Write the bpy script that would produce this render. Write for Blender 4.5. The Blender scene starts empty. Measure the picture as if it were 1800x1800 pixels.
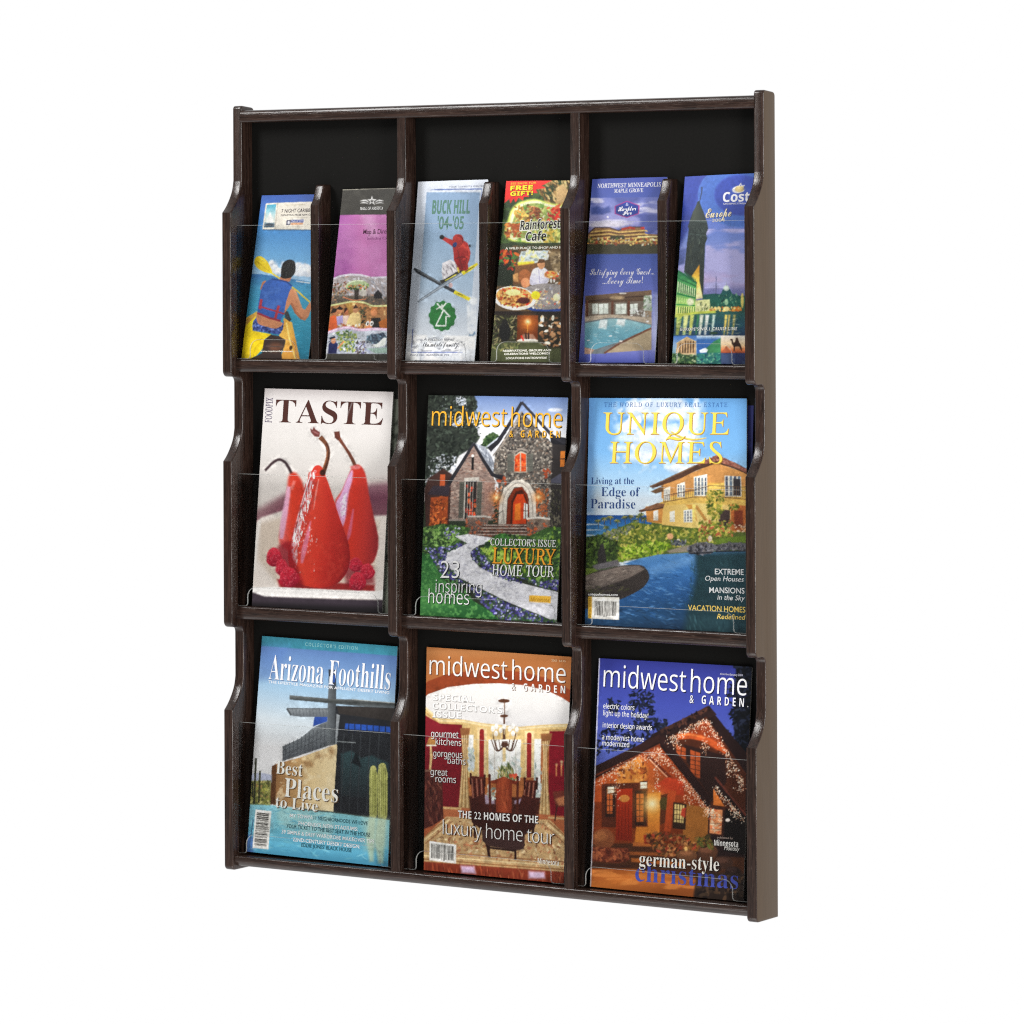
import bpy, bmesh, math
import numpy as np
from mathutils import Vector, Matrix

SC = bpy.context.scene
COL = SC.collection
R = math.radians
DENOISE = False

# ------------------------------------------------------------------ camera, light, exposure
cam = bpy.data.cameras.new('camera')
cam.sensor_width = 36; cam.sensor_fit = 'HORIZONTAL'
cam.lens = 137.945
cam.shift_y = -0.24631
cam.clip_start = 0.05; cam.clip_end = 100
camo = bpy.data.objects.new('camera', cam); COL.objects.link(camo)
camo.location = (2.96296, -3.93084, 0.76152)
camo.rotation_euler = (Matrix.Rotation(0.57209, 3, 'Z') @ Matrix.Rotation(R(90), 3, 'X') @ Matrix.Rotation(-0.00403, 3, 'Z')).to_euler()
SC.camera = camo

world = bpy.data.worlds.new('World'); SC.world = world
world.use_nodes = True
nt = world.node_tree
for n in list(nt.nodes): nt.nodes.remove(n)
wo = nt.nodes.new('ShaderNodeOutputWorld'); bg = nt.nodes.new('ShaderNodeBackground')
tc = nt.nodes.new('ShaderNodeTexCoord'); sx = nt.nodes.new('ShaderNodeSeparateXYZ')
rp = nt.nodes.new('ShaderNodeValToRGB'); mr = nt.nodes.new('ShaderNodeMapRange')
# a white studio: bright sweep behind and below the rack, dim room on the photographer's side
mr.inputs['From Min'].default_value = -0.45; mr.inputs['From Max'].default_value = 0.22
rp.color_ramp.elements[0].color = (0.13, 0.125, 0.12, 1); rp.color_ramp.elements[0].position = 0
rp.color_ramp.elements[1].color = (1, 1, 1, 1); rp.color_ramp.elements[1].position = 0.9
mn = nt.nodes.new('ShaderNodeMath'); mn.operation = 'MAXIMUM'; sc_ = nt.nodes.new('ShaderNodeMath'); sc_.operation = 'MULTIPLY_ADD'
sc_.inputs[1].default_value = -1.0; sc_.inputs[2].default_value = -0.55
nt.links.new(tc.outputs['Generated'], sx.inputs[0]); nt.links.new(sx.outputs['Z'], sc_.inputs[0])
nt.links.new(sx.outputs['Y'], mn.inputs[0]); nt.links.new(sc_.outputs[0], mn.inputs[1]); nt.links.new(mn.outputs[0], mr.inputs['Value'])
nt.links.new(mr.outputs[0], rp.inputs[0]); nt.links.new(rp.outputs[0], bg.inputs['Color'])
bg.inputs['Strength'].default_value = 1.0
nt.links.new(bg.outputs[0], wo.inputs['Surface'])

def area(name, loc, target, size, power, color=(1, 1, 1)):
    l = bpy.data.lights.new(name, 'AREA'); l.shape = 'RECTANGLE'
    l.size, l.size_y = size; l.energy = power; l.color = color
    o = bpy.data.objects.new(name, l); COL.objects.link(o); o.location = loc
    o.rotation_euler = (Vector(target) - Vector(loc)).to_track_quat('-Z', 'Y').to_euler()
    return o
area('softbox_key', (-0.98, -1.62, 2.02), (0.38, 0, 0.5), (0.7, 1.0), 45, (1, 0.99, 0.975))
area('softbox_fill', (1.3, -3.2, 1.0), (0.38, 0, 0.40), (1.8, 1.8), 8, (0.985, 0.995, 1))
area('floor_bounce', (0.55, -1.3, -1.25), (0.4, 0, 0.3), (2.2, 1.1), 15, (1, 0.97, 0.94))
area('softbox_side', (2.75, -1.25, 0.7), (0.76, 0, 0.45), (0.7, 1.9), 58, (1, 0.98, 0.95))

SC.cycles.filter_width = 1.2
SC.cycles.caustics_reflective = False; SC.cycles.caustics_refractive = False; SC.cycles.blur_glossy = 0.6; SC.cycles.sample_clamp_indirect = 1.5
SC.cycles.use_denoising = DENOISE; SC.cycles.use_adaptive_sampling = False
vs = SC.view_settings
vs.view_transform = 'Standard'; vs.look = 'None'; vs.exposure = 0; vs.gamma = 1; vs.use_curve_mapping = False

# ------------------------------------------------------------------ materials
def new_mat(name):
    m = bpy.data.materials.new(name); m.use_nodes = True
    nt = m.node_tree
    return m, nt, nt.nodes['Principled BSDF']
def N(nt, t, **kw):
    n = nt.nodes.new(t)
    for k, v in kw.items(): n.inputs[k].default_value = v
    return n
def wood(name, axis, dark=(0.0105, 0.0053, 0.0040), light=(0.046, 0.0245, 0.0180), spec=0.50, pores=0.85, rough=0.22, bump=0.30):
    m, nt, b = new_mat(name)
    L = nt.links.new
    tc = N(nt, 'ShaderNodeTexCoord')
    def mapped(along, across):
        mp = N(nt, 'ShaderNodeMapping'); s = [across] * 3; s[axis] = along
        mp.inputs['Scale'].default_value = s
        L(tc.outputs['Object'], mp.inputs['Vector']); return mp
    mp = mapped(16, 430)
    n1 = N(nt, 'ShaderNodeTexNoise', Scale=1.0, Detail=4.0, Roughness=0.62, Distortion=1.2)
    L(mp.outputs[0], n1.inputs['Vector'])
    mp2 = mapped(90, 1100)
    n2 = N(nt, 'ShaderNodeTexNoise', Scale=1.0, Detail=2.0, Roughness=0.5)
    L(mp2.outputs[0], n2.inputs['Vector'])
    r1 = N(nt, 'ShaderNodeValToRGB')
    r1.color_ramp.elements[0].position = 0.36; r1.color_ramp.elements[0].color = (*dark, 1)
    r1.color_ramp.elements[1].position = 0.68; r1.color_ramp.elements[1].color = (*light, 1)
    L(n1.outputs['Fac'], r1.inputs[0])
    r2 = N(nt, 'ShaderNodeValToRGB')
    r2.color_ramp.elements[0].position = 0.60; r2.color_ramp.elements[0].color = (0, 0, 0, 1)
    r2.color_ramp.elements[1].position = 0.78; r2.color_ramp.elements[1].color = (1, 1, 1, 1)
    L(n2.outputs['Fac'], r2.inputs[0])
    mx = N(nt, 'ShaderNodeMix'); mx.data_type = 'RGBA'
    mx.inputs[7].default_value = (0.085, 0.060, 0.048, 1)
    ml = N(nt, 'ShaderNodeMath'); ml.operation = 'MULTIPLY'; ml.inputs[1].default_value = pores
    L(r2.outputs[0], ml.inputs[0]); L(ml.outputs[0], mx.inputs[0]); L(r1.outputs[0], mx.inputs[6])
    L(mx.outputs[2], b.inputs['Base Color'])
    ad = N(nt, 'ShaderNodeMath'); ad.operation = 'ADD'
    hs = N(nt, 'ShaderNodeMath'); hs.operation = 'MULTIPLY'; hs.inputs[1].default_value = 0.45; L(n2.outputs['Fac'], hs.inputs[0])
    L(n1.outputs['Fac'], ad.inputs[0]); L(hs.outputs[0], ad.inputs[1])
    bp = N(nt, 'ShaderNodeBump', Strength=bump, Distance=0.0006)
    L(ad.outputs[0], bp.inputs['Height']); L(bp.outputs[0], b.inputs['Normal'])
    b.inputs['Roughness'].default_value = rough
    b.inputs['Specular IOR Level'].default_value = spec
    return m
WOOD_V = wood('espresso_oak_upright', 2)
WOOD_H = wood('espresso_oak_rail', 0)
SIDE_BROWN = wood('brown_side_face', 2, (0.063, 0.0415, 0.0248), (0.075, 0.0495, 0.0298), 0.3, 0.15, 0.5, 0.06)  # outer faces of the end panels: paler brown, fainter grain than the fronts

m, nt, b = new_mat('black_hardboard'); BACK = m
tc = N(nt, 'ShaderNodeTexCoord'); nz = N(nt, 'ShaderNodeTexNoise', Scale=350.0, Detail=3.0)
nt.links.new(tc.outputs['Object'], nz.inputs['Vector'])
rr = N(nt, 'ShaderNodeValToRGB'); rr.color_ramp.elements[0].color = (0.0046, 0.0044, 0.0040, 1); rr.color_ramp.elements[1].color = (0.0082, 0.0079, 0.0072, 1)
nt.links.new(nz.outputs['Fac'], rr.inputs[0]); nt.links.new(rr.outputs[0], b.inputs['Base Color'])
b.inputs['Roughness'].default_value = 0.75; b.inputs['Specular IOR Level'].default_value = 0.1

# clear acrylic: faces pass the light and carry a weak mirror, cut edges are frosted
m = bpy.data.materials.new('clear_acrylic'); m.use_nodes = True; ACR = m; nt = m.node_tree
for n in list(nt.nodes): nt.nodes.remove(n)
out = N(nt, 'ShaderNodeOutputMaterial'); tr = N(nt, 'ShaderNodeBsdfTransparent'); gl = N(nt, 'ShaderNodeBsdfGlossy', Roughness=0.04)
tr.inputs[0].default_value = (0.996, 0.998, 0.996, 1)
fr = N(nt, 'ShaderNodeFresnel', IOR=1.16); mx = N(nt, 'ShaderNodeMixShader')
nt.links.new(fr.outputs[0], mx.inputs[0]); nt.links.new(tr.outputs[0], mx.inputs[1]); nt.links.new(gl.outputs[0], mx.inputs[2])
nt.links.new(mx.outputs[0], out.inputs[0])
m = bpy.data.materials.new('acrylic_edge'); m.use_nodes = True; EDGE = m; nt = m.node_tree; b = nt.nodes['Principled BSDF']
out = [n for n in nt.nodes if n.type == 'OUTPUT_MATERIAL'][0]
b.inputs['Base Color'].default_value = (0.62, 0.64, 0.62, 1); b.inputs['Roughness'].default_value = 0.2
tr = N(nt, 'ShaderNodeBsdfTransparent'); mx = N(nt, 'ShaderNodeMixShader'); mx.inputs[0].default_value = 0.46
nt.links.new(tr.outputs[0], mx.inputs[1]); nt.links.new(b.outputs[0], mx.inputs[2]); nt.links.new(mx.outputs[0], out.inputs[0])

m, nt, b = new_mat('printed_paper'); PRINT = m
at = N(nt, 'ShaderNodeAttribute'); at.attribute_name = 'print'
nt.links.new(at.outputs['Color'], b.inputs['Base Color'])
b.inputs['Roughness'].default_value = 0.32; b.inputs['Specular IOR Level'].default_value = 0.22
m, nt, b = new_mat('paper_edge'); PAPER = m
tc = N(nt, 'ShaderNodeTexCoord'); nz = N(nt, 'ShaderNodeTexNoise', Scale=900.0, Detail=2.0)
nt.links.new(tc.outputs['Object'], nz.inputs['Vector'])
rr = N(nt, 'ShaderNodeValToRGB'); rr.color_ramp.elements[0].color = (0.42, 0.42, 0.39, 1); rr.color_ramp.elements[1].color = (0.72, 0.72, 0.69, 1)
nt.links.new(nz.outputs['Fac'], rr.inputs[0]); nt.links.new(rr.outputs[0], b.inputs['Base Color'])
b.inputs['Roughness'].default_value = 0.7

# ------------------------------------------------------------------ object helpers
def empty(name, loc, label, cat, group=None):
    o = bpy.data.objects.new(name, None); COL.objects.link(o); o.location = loc
    o.empty_display_size = 0.05
    o['label'] = label; o['category'] = cat
    if group: o['group'] = group
    return o
def link(name, me, parent, mats, label=None):
    o = bpy.data.objects.new(name, me); COL.objects.link(o)
    for mm in mats: me.materials.append(mm)
    if parent is not None:
        o.parent = parent
        o.location = -Vector(parent.location)      # meshes are written in rack coordinates
    if label: o['label'] = label
    return o
def extrude(pts, x0, x1, axis='X', bev=0.0018, segs=3, edge_mat=False, sharp=32, bevel_all=False):
    """a closed outline pushed along X (outline in Y,Z) or along Y (outline in X,Z), its two rims rounded over"""
    bm = bmesh.new()
    mk = (lambda p, q: (q, p[0], p[1])) if axis == 'X' else (lambda p, q: (p[0], q, p[1]))
    va = [bm.verts.new(mk(p, x0)) for p in pts]; vb = [bm.verts.new(mk(p, x1)) for p in pts]
    fa = bm.faces.new(va); fb = bm.faces.new(vb[::-1])
    n = len(pts)
    for i in range(n):
        f = bm.faces.new((va[i], vb[i], vb[(i + 1) % n], va[(i + 1) % n]))
        if edge_mat: f.material_index = 1
    bmesh.ops.recalc_face_normals(bm, faces=bm.faces[:])
    if bev:
        es = bm.edges[:] if bevel_all else list({e for f in (fa, fb) for e in f.edges})
        r = bmesh.ops.bevel(bm, geom=es, offset=bev, segments=segs, affect='EDGES', profile=0.5, clamp_overlap=True)
        if edge_mat:
            for f in r['faces']: f.material_index = 1
    for f in bm.faces: f.smooth = True
    bmesh.ops.triangulate(bm, faces=[f for f in bm.faces if len(f.verts) > 4])
    me = bpy.data.meshes.new('m'); bm.to_mesh(me); bm.free()
    me.set_sharp_from_angle(angle=R(sharp))
    return me
def arc(cx, cy, r, a0, a1, n=6):
    return [(cx + r * math.cos(R(a0 + (a1 - a0) * i / n)), cy + r * math.sin(R(a0 + (a1 - a0) * i / n))) for i in range(n + 1)]
def spline(P, n=6, closed=False):
    P = np.asarray(P, float); m = len(P); out = []
    rng = range(m) if closed else range(m - 1)
    for i in rng:
        if closed: a, b, c, d = P[(i - 1) % m], P[i], P[(i + 1) % m], P[(i + 2) % m]
        else: a, b, c, d = P[max(i - 1, 0)], P[i], P[i + 1], P[min(i + 2, m - 1)]
        for k in range(n):
            t = k / n
            out.append(0.5 * ((2 * b) + (c - a) * t + (2 * a - 5 * b + 4 * c - d) * t * t + (3 * b - a - 3 * c + d) * t ** 3))
    if not closed: out.append(P[-1])
    return np.array(out)

# ------------------------------------------------------------------ the rack
W, T, D, H = 0.762, 0.01354, 0.0510, 0.9562
YU = 0.0235
LS = [0.8219, 0.5110, 0.2002]          # top of each straight front edge
LE = [0.6255, 0.3122, 0.0]             # its lower end
SHELF = [0.6390, 0.3295, 0.0182]       # shelf tops
RAIL = 0.9352                          # underside of the top rail
A = (W - T) / 3
PX = [k * A for k in range(4)]
rack = empty('literature_rack', (W / 2, D, 0), 'dark espresso oak wall rack with nine clear fronted pockets in three tiers', 'display rack')

def cove(y0, ls, y1, h, n=5):
    return [tuple(q) for q in spline([(y0, ls), (y0 + (y1 - y0) * .345, ls + h * .20), (y0 + (y1 - y0) * .675, ls + h * .464), (y0 + (y1 - y0) * .89, ls + h * .716), (y1, ls + h)], n)]
def panel_outline(outer):
    y3 = 0.0 if outer else 0.0037
    z0 = 0.0 if outer else SHELF[2] - 0.0006
    p = [(D if outer else YB + 0.0005, z0)]
    for i in (2, 1, 0):
        le, ls = LE[i], LS[i]
        y0 = y3 if i == 2 else 0.0
        if i == 2: p += arc(0.006, 0.006, 0.006, 270, 180) if outer else [(y3, z0)]
        else:
            p += arc(YU - 0.0075, le - 0.0165, 0.0075, 0, 90, 7)
            p += arc(0.0075, le - 0.0015, 0.0075, 270, 180, 7)
        p += cove(y0, ls, YU, 0.0405)
    if outer:
        p += arc(YU + 0.004, H - 0.004, 0.004, 180, 90, 5)
        p += arc(D - 0.005, H - 0.0065, 0.005, 90, 0, 4)
    else: p += [(YU, RAIL + 0.0006), (YB + 0.0005, RAIL + 0.0006)]
    return p
YB = 0.0462
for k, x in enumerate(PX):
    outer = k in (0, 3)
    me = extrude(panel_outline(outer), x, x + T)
    o = link('side_panel' if outer else 'divider_panel', me, rack, [WOOD_V] + ([SIDE_BROWN] if outer else []))
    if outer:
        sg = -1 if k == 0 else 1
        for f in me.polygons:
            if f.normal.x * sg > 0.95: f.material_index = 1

def rail_outline(y0, z0, z1, rt=0.0025, rb=0.004):
    return [(y0 + rb, z0), (y0 + rb * .78, z0 + rb * .10), (y0 + rb * .12, z0 + rb * .80), (y0, z0 + rb * 1.1)] + arc(y0 + rt, z1 - rt, rt, 180, 90, 5) + [(YB, z1), (YB, z0)]
E_ = 0.0012
for k in range(3):
    x0, x1 = PX[k] + T - E_, PX[k + 1] + E_
    for t in range(2):
        z1 = SHELF[t]
        link('shelf', extrude(rail_outline(0.0112, z1 - 0.0164, z1), x0, x1, bev=0), rack, [WOOD_H])
xa, xb = PX[0] + T - E_, PX[3] + E_
link('bottom_rail', extrude(rail_outline(0.0030, 0.0052, SHELF[2], 0.0022, 0.0062), xa, xb, bev=0), rack, [WOOD_H])
link('top_rail', extrude(rail_outline(YU - 0.0012, RAIL, RAIL + 0.0150, 0.0046, 0.0018), xa, xb, bev=0), rack, [WOOD_H])
bp_out = [(xa, 0.008), (xb, 0.008), (xb, RAIL + 0.014), (xa, RAIL + 0.014)]
link('back_panel', extrude(bp_out, YB - 0.0002, D - 0.001, axis='Y', bev=0), rack, [BACK])

# small half-height dividers between the pairs of brochures
def small_outline():
    z0 = SHELF[0] - 0.001; ls = 0.8300; yf = 0.0195
    p = [(YB + 0.0005, z0), (yf, z0)]
    p += [tuple(q) for q in spline([(yf, ls), (yf + 0.0045, ls + 0.0062), (yf + 0.0082, ls + 0.0142), (yf + 0.0108, ls + 0.0212)], 4)]
    p += arc(yf + 0.0150, ls + 0.0218, 0.004, 180, 90, 4)
    p += [(YB + 0.0005, ls + 0.0258)]
    return p
SO = small_outline()
for k in range(3):
    xc = PX[k] + T + 0.1083
    link('brochure_divider', extrude(SO, xc, xc + 0.0130), rack, [WOOD_V])

# clear fronts with arched openings along the bottom
def front_outline(x0, x1, z0, z1, arches, h):
    p = [(x0, z1), (x0, z0)]
    r = 0.012; q = 0.004
    for a, c in arches:
        p += arc(a - q, z0 + q, q, 270, 360, 3)
        p += arc(a + r, z0 + h - r, r, 180, 90, 7) + arc(c - r, z0 + h - r, r, 90, 0, 7)
        p += arc(c + q, z0 + q, q, 180, 270, 3)
    p += [(x1, z0), (x1, z1)]
    return p
ARCH = [[[(0.0337, 0.1033), (0.1507, 0.2211)], [(0.2850, 0.3557), (0.4006, 0.4741)], [(0.5333, 0.6052), (0.6512, 0.7237)]],
        [[(0.0282, 0.2255)], [(0.2818, 0.4811)], [(0.5335, 0.7247)]],
        [[(0.0248, 0.2273)], [(0.2811, 0.4740)], [(0.5233, 0.7218)]]]
for t in range(3):
    for k in range(3):
        o = front_outline(PX[k] + T - 0.0008, PX[k + 1] + 0.0008, (SHELF[t] + 0.0003) if t < 2 else 0.0205, LS[t] - 0.0158, ARCH[t][k], 0.0238)
        link('clear_front', extrude(o, 0.0130, 0.0150, axis='Y', bev=0.00035, segs=1, edge_mat=True), rack, [ACR, EDGE])

# ------------------------------------------------------------------ printed sheets
def lin(c):
    c = np.asarray(c, float) / 255.0
    return np.where(c <= 0.04045, c / 12.92, ((c + 0.055) / 1.055) ** 2.4)
INK = 1.0
def homography(src, dst):
    A_ = []; B_ = []
    for (x, y), (u, v) in zip(src, dst):
        A_.append([x, y, 1, 0, 0, 0, -u * x, -u * y]); B_.append(u)
        A_.append([0, 0, 0, x, y, 1, -v * x, -v * y]); B_.append(v)
    h = np.linalg.solve(np.array(A_, float), np.array(B_, float))
    return np.append(h, 1).reshape(3, 3)
def apply_h(M, P):
    P = np.asarray(P, float); q = np.c_[P, np.ones(len(P))] @ M.T
    return q[:, :2] / q[:, 2:3]

FACES = {'b': (0x1D400, 0x1D41A), 'u': (0x1D434, 0x1D44E), 'sc': (0x1D4D0, 0x1D4EA), 'm': (0x1D5A0, 0x1D5BA), 'mb': (0x1D5D4, 0x1D5EE),
         's': None, 'sb': None, 'k': None}     # book, roman, script, light, bold, and the built-in face plain, heavy, slanted
def conv(s, st):
    f = FACES[st]
    if f is None: return s
    r = ''
    for ch in s:
        if 'A' <= ch <= 'Z': r += chr(f[0] + ord(ch) - 65)
        elif 'a' <= ch <= 'z':
            cp = f[1] + ord(ch) - 97
            r += '\u210E' if cp == 0x1D455 else chr(cp)
        else: r += ch
    return r
_cache = {}
def prepare(keys):
    """outlines of all lettering at once"""
    objs = []
    for key in keys:
        if key in _cache: continue
        t, st, off, sp = key
        c = bpy.data.curves.new('lettering', 'FONT'); c.body = conv(t, st); c.size = 1; c.offset = off + (.012 if st == 'sb' else 0); c.resolution_u = 3
        c.space_character = sp
        o = bpy.data.objects.new('lettering', c); COL.objects.link(o); objs.append((key, o, c)); _cache[key] = None
    dg = bpy.context.evaluated_depsgraph_get()
    for key, o, c in objs:
        me = bpy.data.meshes.new_from_object(o.evaluated_get(dg))
        me.calc_loop_triangles()
        V = np.zeros(len(me.vertices) * 3); me.vertices.foreach_get('co', V); V = V.reshape(-1, 3)[:, :2].copy()
        F = np.zeros(len(me.loop_triangles) * 3, int); me.loop_triangles.foreach_get('vertices', F); F = F.reshape(-1, 3)
        if key[1] == 'u': V[:, 0] -= V[:, 1] * 0.23
        if key[1] == 'k': V[:, 0] += V[:, 1] * 0.2
        _cache[key] = (V, F); bpy.data.meshes.remove(me)
    for key, o, c in objs:
        bpy.data.objects.remove(o); bpy.data.curves.remove(c)
def glyphs(s, st, off=0.0, sp=1.0): return _cache[(s, st, off, sp)]
def cap_h(st, ch='H'):
    V, F = glyphs(ch, st); return V[:, 1].max()

class Art:
    """a printed picture: soft painted shapes on a raster of ink, with lettering cut as outlines on top"""
    RES = 1.25
    def __init__(s, corners, zoom, seed=1):
        s.x0, s.y0, s.s = zoom
        C = [((x - s.x0) / s.s, (y - s.y0) / s.s) for x, y in corners]      # TL TR BL BR in drawing units
        s.C = C
        s.H = homography(C, [(0, 1), (1, 1), (0, 0), (1, 0)]); s.Hi = np.linalg.inv(s.H)
        xs = [c[0] for c in C]; ys = [c[1] for c in C]
        s.ox, s.oy = min(xs) - 12, min(ys) - 12
        s.k = s.s * s.RES
        s.w = int((max(xs) - min(xs) + 24) * s.k) + 2; s.h = int((max(ys) - min(ys) + 24) * s.k) + 2
        s.img = np.zeros((s.h, s.w, 3)) + 200.0
        s.rng = np.random.RandomState(seed)
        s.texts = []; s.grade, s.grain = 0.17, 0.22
        s.fine = s.noise(3.0 / s.s, seed + 50, octs=2) * .6 + s.noise(16 / s.s, seed + 51, octs=2) * .4
        tl, bl = np.array(C[0]), np.array(C[2]); up = tl - bl; s.up = up / abs(up[1])
    def c2p(s, P): return (np.asarray(P, float) - (s.ox, s.oy)) * s.k
    def cov(s, P, soft):
        """coverage of a polygon (canvas px) with a soft rim -> slices, alpha"""
        m = soft * 1.5 + 1.5
        a0 = np.floor(P.min(0) - m).astype(int); a1 = np.ceil(P.max(0) + m).astype(int)
        xa, ya = max(a0[0], 0), max(a0[1], 0); xb, yb = min(a1[0] + 1, s.w), min(a1[1] + 1, s.h)
        if xa >= xb or ya >= yb: return None
        X, Y = np.meshgrid(np.arange(xa, xb) + .5, np.arange(ya, yb) + .5)
        ins = np.zeros(X.shape, bool); d2 = np.full(X.shape, 1e9)
        n = len(P)
        for i in range(n):
            ax, ay = P[i]; bx, by = P[(i + 1) % n]
            if ay != by:
                cond = (ay > Y) != (by > Y)
                ins ^= cond & (X < (bx - ax) * (Y - ay) / (by - ay) + ax)
            ex, ey = bx - ax, by - ay; L = ex * ex + ey * ey
            if L < 1e-9: continue
            t = np.clip(((X - ax) * ex + (Y - ay) * ey) / L, 0, 1)
            d2 = np.minimum(d2, (X - ax - t * ex) ** 2 + (Y - ay - t * ey) ** 2)
        sd = np.sqrt(d2) * np.where(ins, 1, -1)
        w = max(soft, 0.5)
        a = np.clip(sd / (2 * w) + .5, 0, 1); a = a * a * (3 - 2 * a)
        return (slice(ya, yb), slice(xa, xb)), a, X, Y
    def put(s, sl, a, col):
        s.img[sl] = s.img[sl] * (1 - a[..., None]) + col * a[..., None]
    def poly(s, pts, col, soft=0, sm=False, al=1.0):
        if sm: pts = spline(pts, 5, True)
        P = s.c2p(pts); r = s.cov(P, soft * s.k)
        if not r: return
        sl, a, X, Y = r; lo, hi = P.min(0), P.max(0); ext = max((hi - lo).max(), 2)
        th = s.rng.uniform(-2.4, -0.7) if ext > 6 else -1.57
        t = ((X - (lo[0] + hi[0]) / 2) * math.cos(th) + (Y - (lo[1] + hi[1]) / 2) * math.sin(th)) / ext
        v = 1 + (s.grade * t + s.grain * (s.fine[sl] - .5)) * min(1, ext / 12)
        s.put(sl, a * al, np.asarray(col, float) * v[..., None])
    def grad(s, pts, stops, p0, p1, soft=0, sm=False, al=1.0):
        """polygon filled with a colour run from p0 to p1"""
        if pts is None: pts = [(s.ox - 9, s.oy - 9), (s.ox + s.w / s.k + 9, s.oy - 9), (s.ox + s.w / s.k + 9, s.oy + s.h / s.k + 9), (s.ox - 9, s.oy + s.h / s.k + 9)]
        if sm: pts = spline(pts, 5, True)
        r = s.cov(s.c2p(pts), soft * s.k)
        if not r: return
        sl, a, X, Y = r
        q0, q1 = s.c2p([p0])[0], s.c2p([p1])[0]; d = q1 - q0
        t = ((X - q0[0]) * d[0] + (Y - q0[1]) * d[1]) / (d @ d)
        ts = [st[0] for st in stops]
        col = np.stack([np.interp(t, ts, [st[1][c] for st in stops]) for c in range(3)], -1)
        s.put(sl, a * al, col)
    def ell(s, cx, cy, rx, ry, col, rot=0, soft=0, al=1.0):
        t = np.linspace(0, 2 * math.pi, 25)[:-1]; c, n = math.cos(R(rot)), math.sin(R(rot))
        s.poly(np.c_[cx + rx * np.cos(t) * c - ry * np.sin(t) * n, cy + rx * np.cos(t) * n + ry * np.sin(t) * c], col, soft, al=al)
    def glow(s, cx, cy, r, col, al=1.0):
        c = s.c2p([(cx, cy)])[0]; rr_ = r * s.k
        Y, X = np.mgrid[0:s.h, 0:s.w]
        a = np.clip(1 - np.hypot(X - c[0], Y - c[1]) / rr_, 0, 1) ** 1.6 * al
        s.put((slice(0, s.h), slice(0, s.w)), a, np.asarray(col, float))
    def line(s, pts, w, col, soft=0, sm=False, al=1.0):
        """a stroke; w is one width or one per point"""
        pts = np.asarray(pts, float); ws = np.full(len(pts), w, float) if np.isscalar(w) else np.asarray(w, float)
        if sm:
            q = spline(np.c_[pts, ws], 5); pts, ws = q[:, :2], q[:, 2]
        tg = np.gradient(pts, axis=0); tg /= np.linalg.norm(tg, axis=1, keepdims=True) + 1e-9
        nn = np.c_[-tg[:, 1], tg[:, 0]] * ws[:, None] / 2
        s.poly(np.r_[pts + nn, (pts - nn)[::-1]], col, soft, al=al)
    def noise(s, scale, seed, st=(1, 1), octs=3):
        r = np.random.RandomState(seed); out = np.zeros((s.h, s.w)); amp = 1; tot = 0
        for o in range(octs):
            sx_, sy_ = scale * st[0] * s.k / 2 ** o, scale * st[1] * s.k / 2 ** o
            gw, gh = int(s.w / sx_) + 3, int(s.h / sy_) + 3
            g = r.rand(gh, gw); xs = np.arange(s.w) / sx_; ys = np.arange(s.h) / sy_
            xi, yi = xs.astype(int), ys.astype(int); xf, yf = xs - xi, ys - yi
            xf = xf * xf * (3 - 2 * xf); yf = yf * yf * (3 - 2 * yf)
            a = g[np.ix_(yi, xi)] * (1 - xf) + g[np.ix_(yi, xi + 1)] * xf
            b_ = g[np.ix_(yi + 1, xi)] * (1 - xf) + g[np.ix_(yi + 1, xi + 1)] * xf
            out += amp * (a * (1 - yf)[:, None] + b_ * yf[:, None]); tot += amp; amp *= .55
        return out / tot
    def tex(s, pts, col, scale, lo=.45, hi=.6, seed=3, st=(1, 1), soft=0, al=1.0, octs=3):
        """patches of one colour where a noise is high, inside a polygon"""
        r = s.cov(s.c2p(pts), soft * s.k)
        if not r: return
        sl, a, X, Y = r
        n = np.clip((s.noise(scale, seed, st, octs)[sl] - lo) / (hi - lo), 0, 1)
        s.put(sl, a * n * al, np.asarray(col, float))
    def dabs(s, pts, n, cols, size=(6, 14), asp=1.6, rot=None, al=.9, seed=None, soft=0):
        """many small strokes of mixed colour scattered inside a polygon (leaves, petals, stones, people far off)"""
        rg = s.rng if seed is None else np.random.RandomState(seed)
        P = s.c2p(pts); lo, hi = P.min(0), P.max(0); cnt = 0; tries = 0
        while cnt < n and tries < n * 12:
            tries += 1
            x, y = rg.uniform(lo[0], hi[0]), rg.uniform(lo[1], hi[1])
            ins = False; j = len(P) - 1
            for i in range(len(P)):
                if (P[i][1] > y) != (P[j][1] > y) and x < (P[j][0] - P[i][0]) * (y - P[i][1]) / (P[j][1] - P[i][1]) + P[i][0]: ins = not ins
                j = i
            if not ins: continue
            cnt += 1
            r = rg.uniform(*size) * s.k / 2; q = r / asp; th = rg.uniform(0, math.pi) if rot is None else R(rot) + rg.normal(0, .25)
            col = np.asarray(cols[rg.randint(len(cols))], float) * rg.uniform(.85, 1.15)
            m = r + 1.5
            xa, xb = max(int(x - m), 0), min(int(x + m) + 2, s.w); ya, yb = max(int(y - m), 0), min(int(y + m) + 2, s.h)
            if xa >= xb or ya >= yb: continue
            X, Y = np.meshgrid(np.arange(xa, xb) + .5 - x, np.arange(ya, yb) + .5 - y)
            c, sn = math.cos(th), math.sin(th)
            e = np.sqrt(((X * c + Y * sn) / r) ** 2 + ((-X * sn + Y * c) / max(q, .4)) ** 2)
            a = np.clip((1 - e) * max(q, .8) / (1 + soft) + .5, 0, 1) * al
            s.put((slice(ya, yb), slice(xa, xb)), a, np.clip(col, 0, 255))
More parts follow.
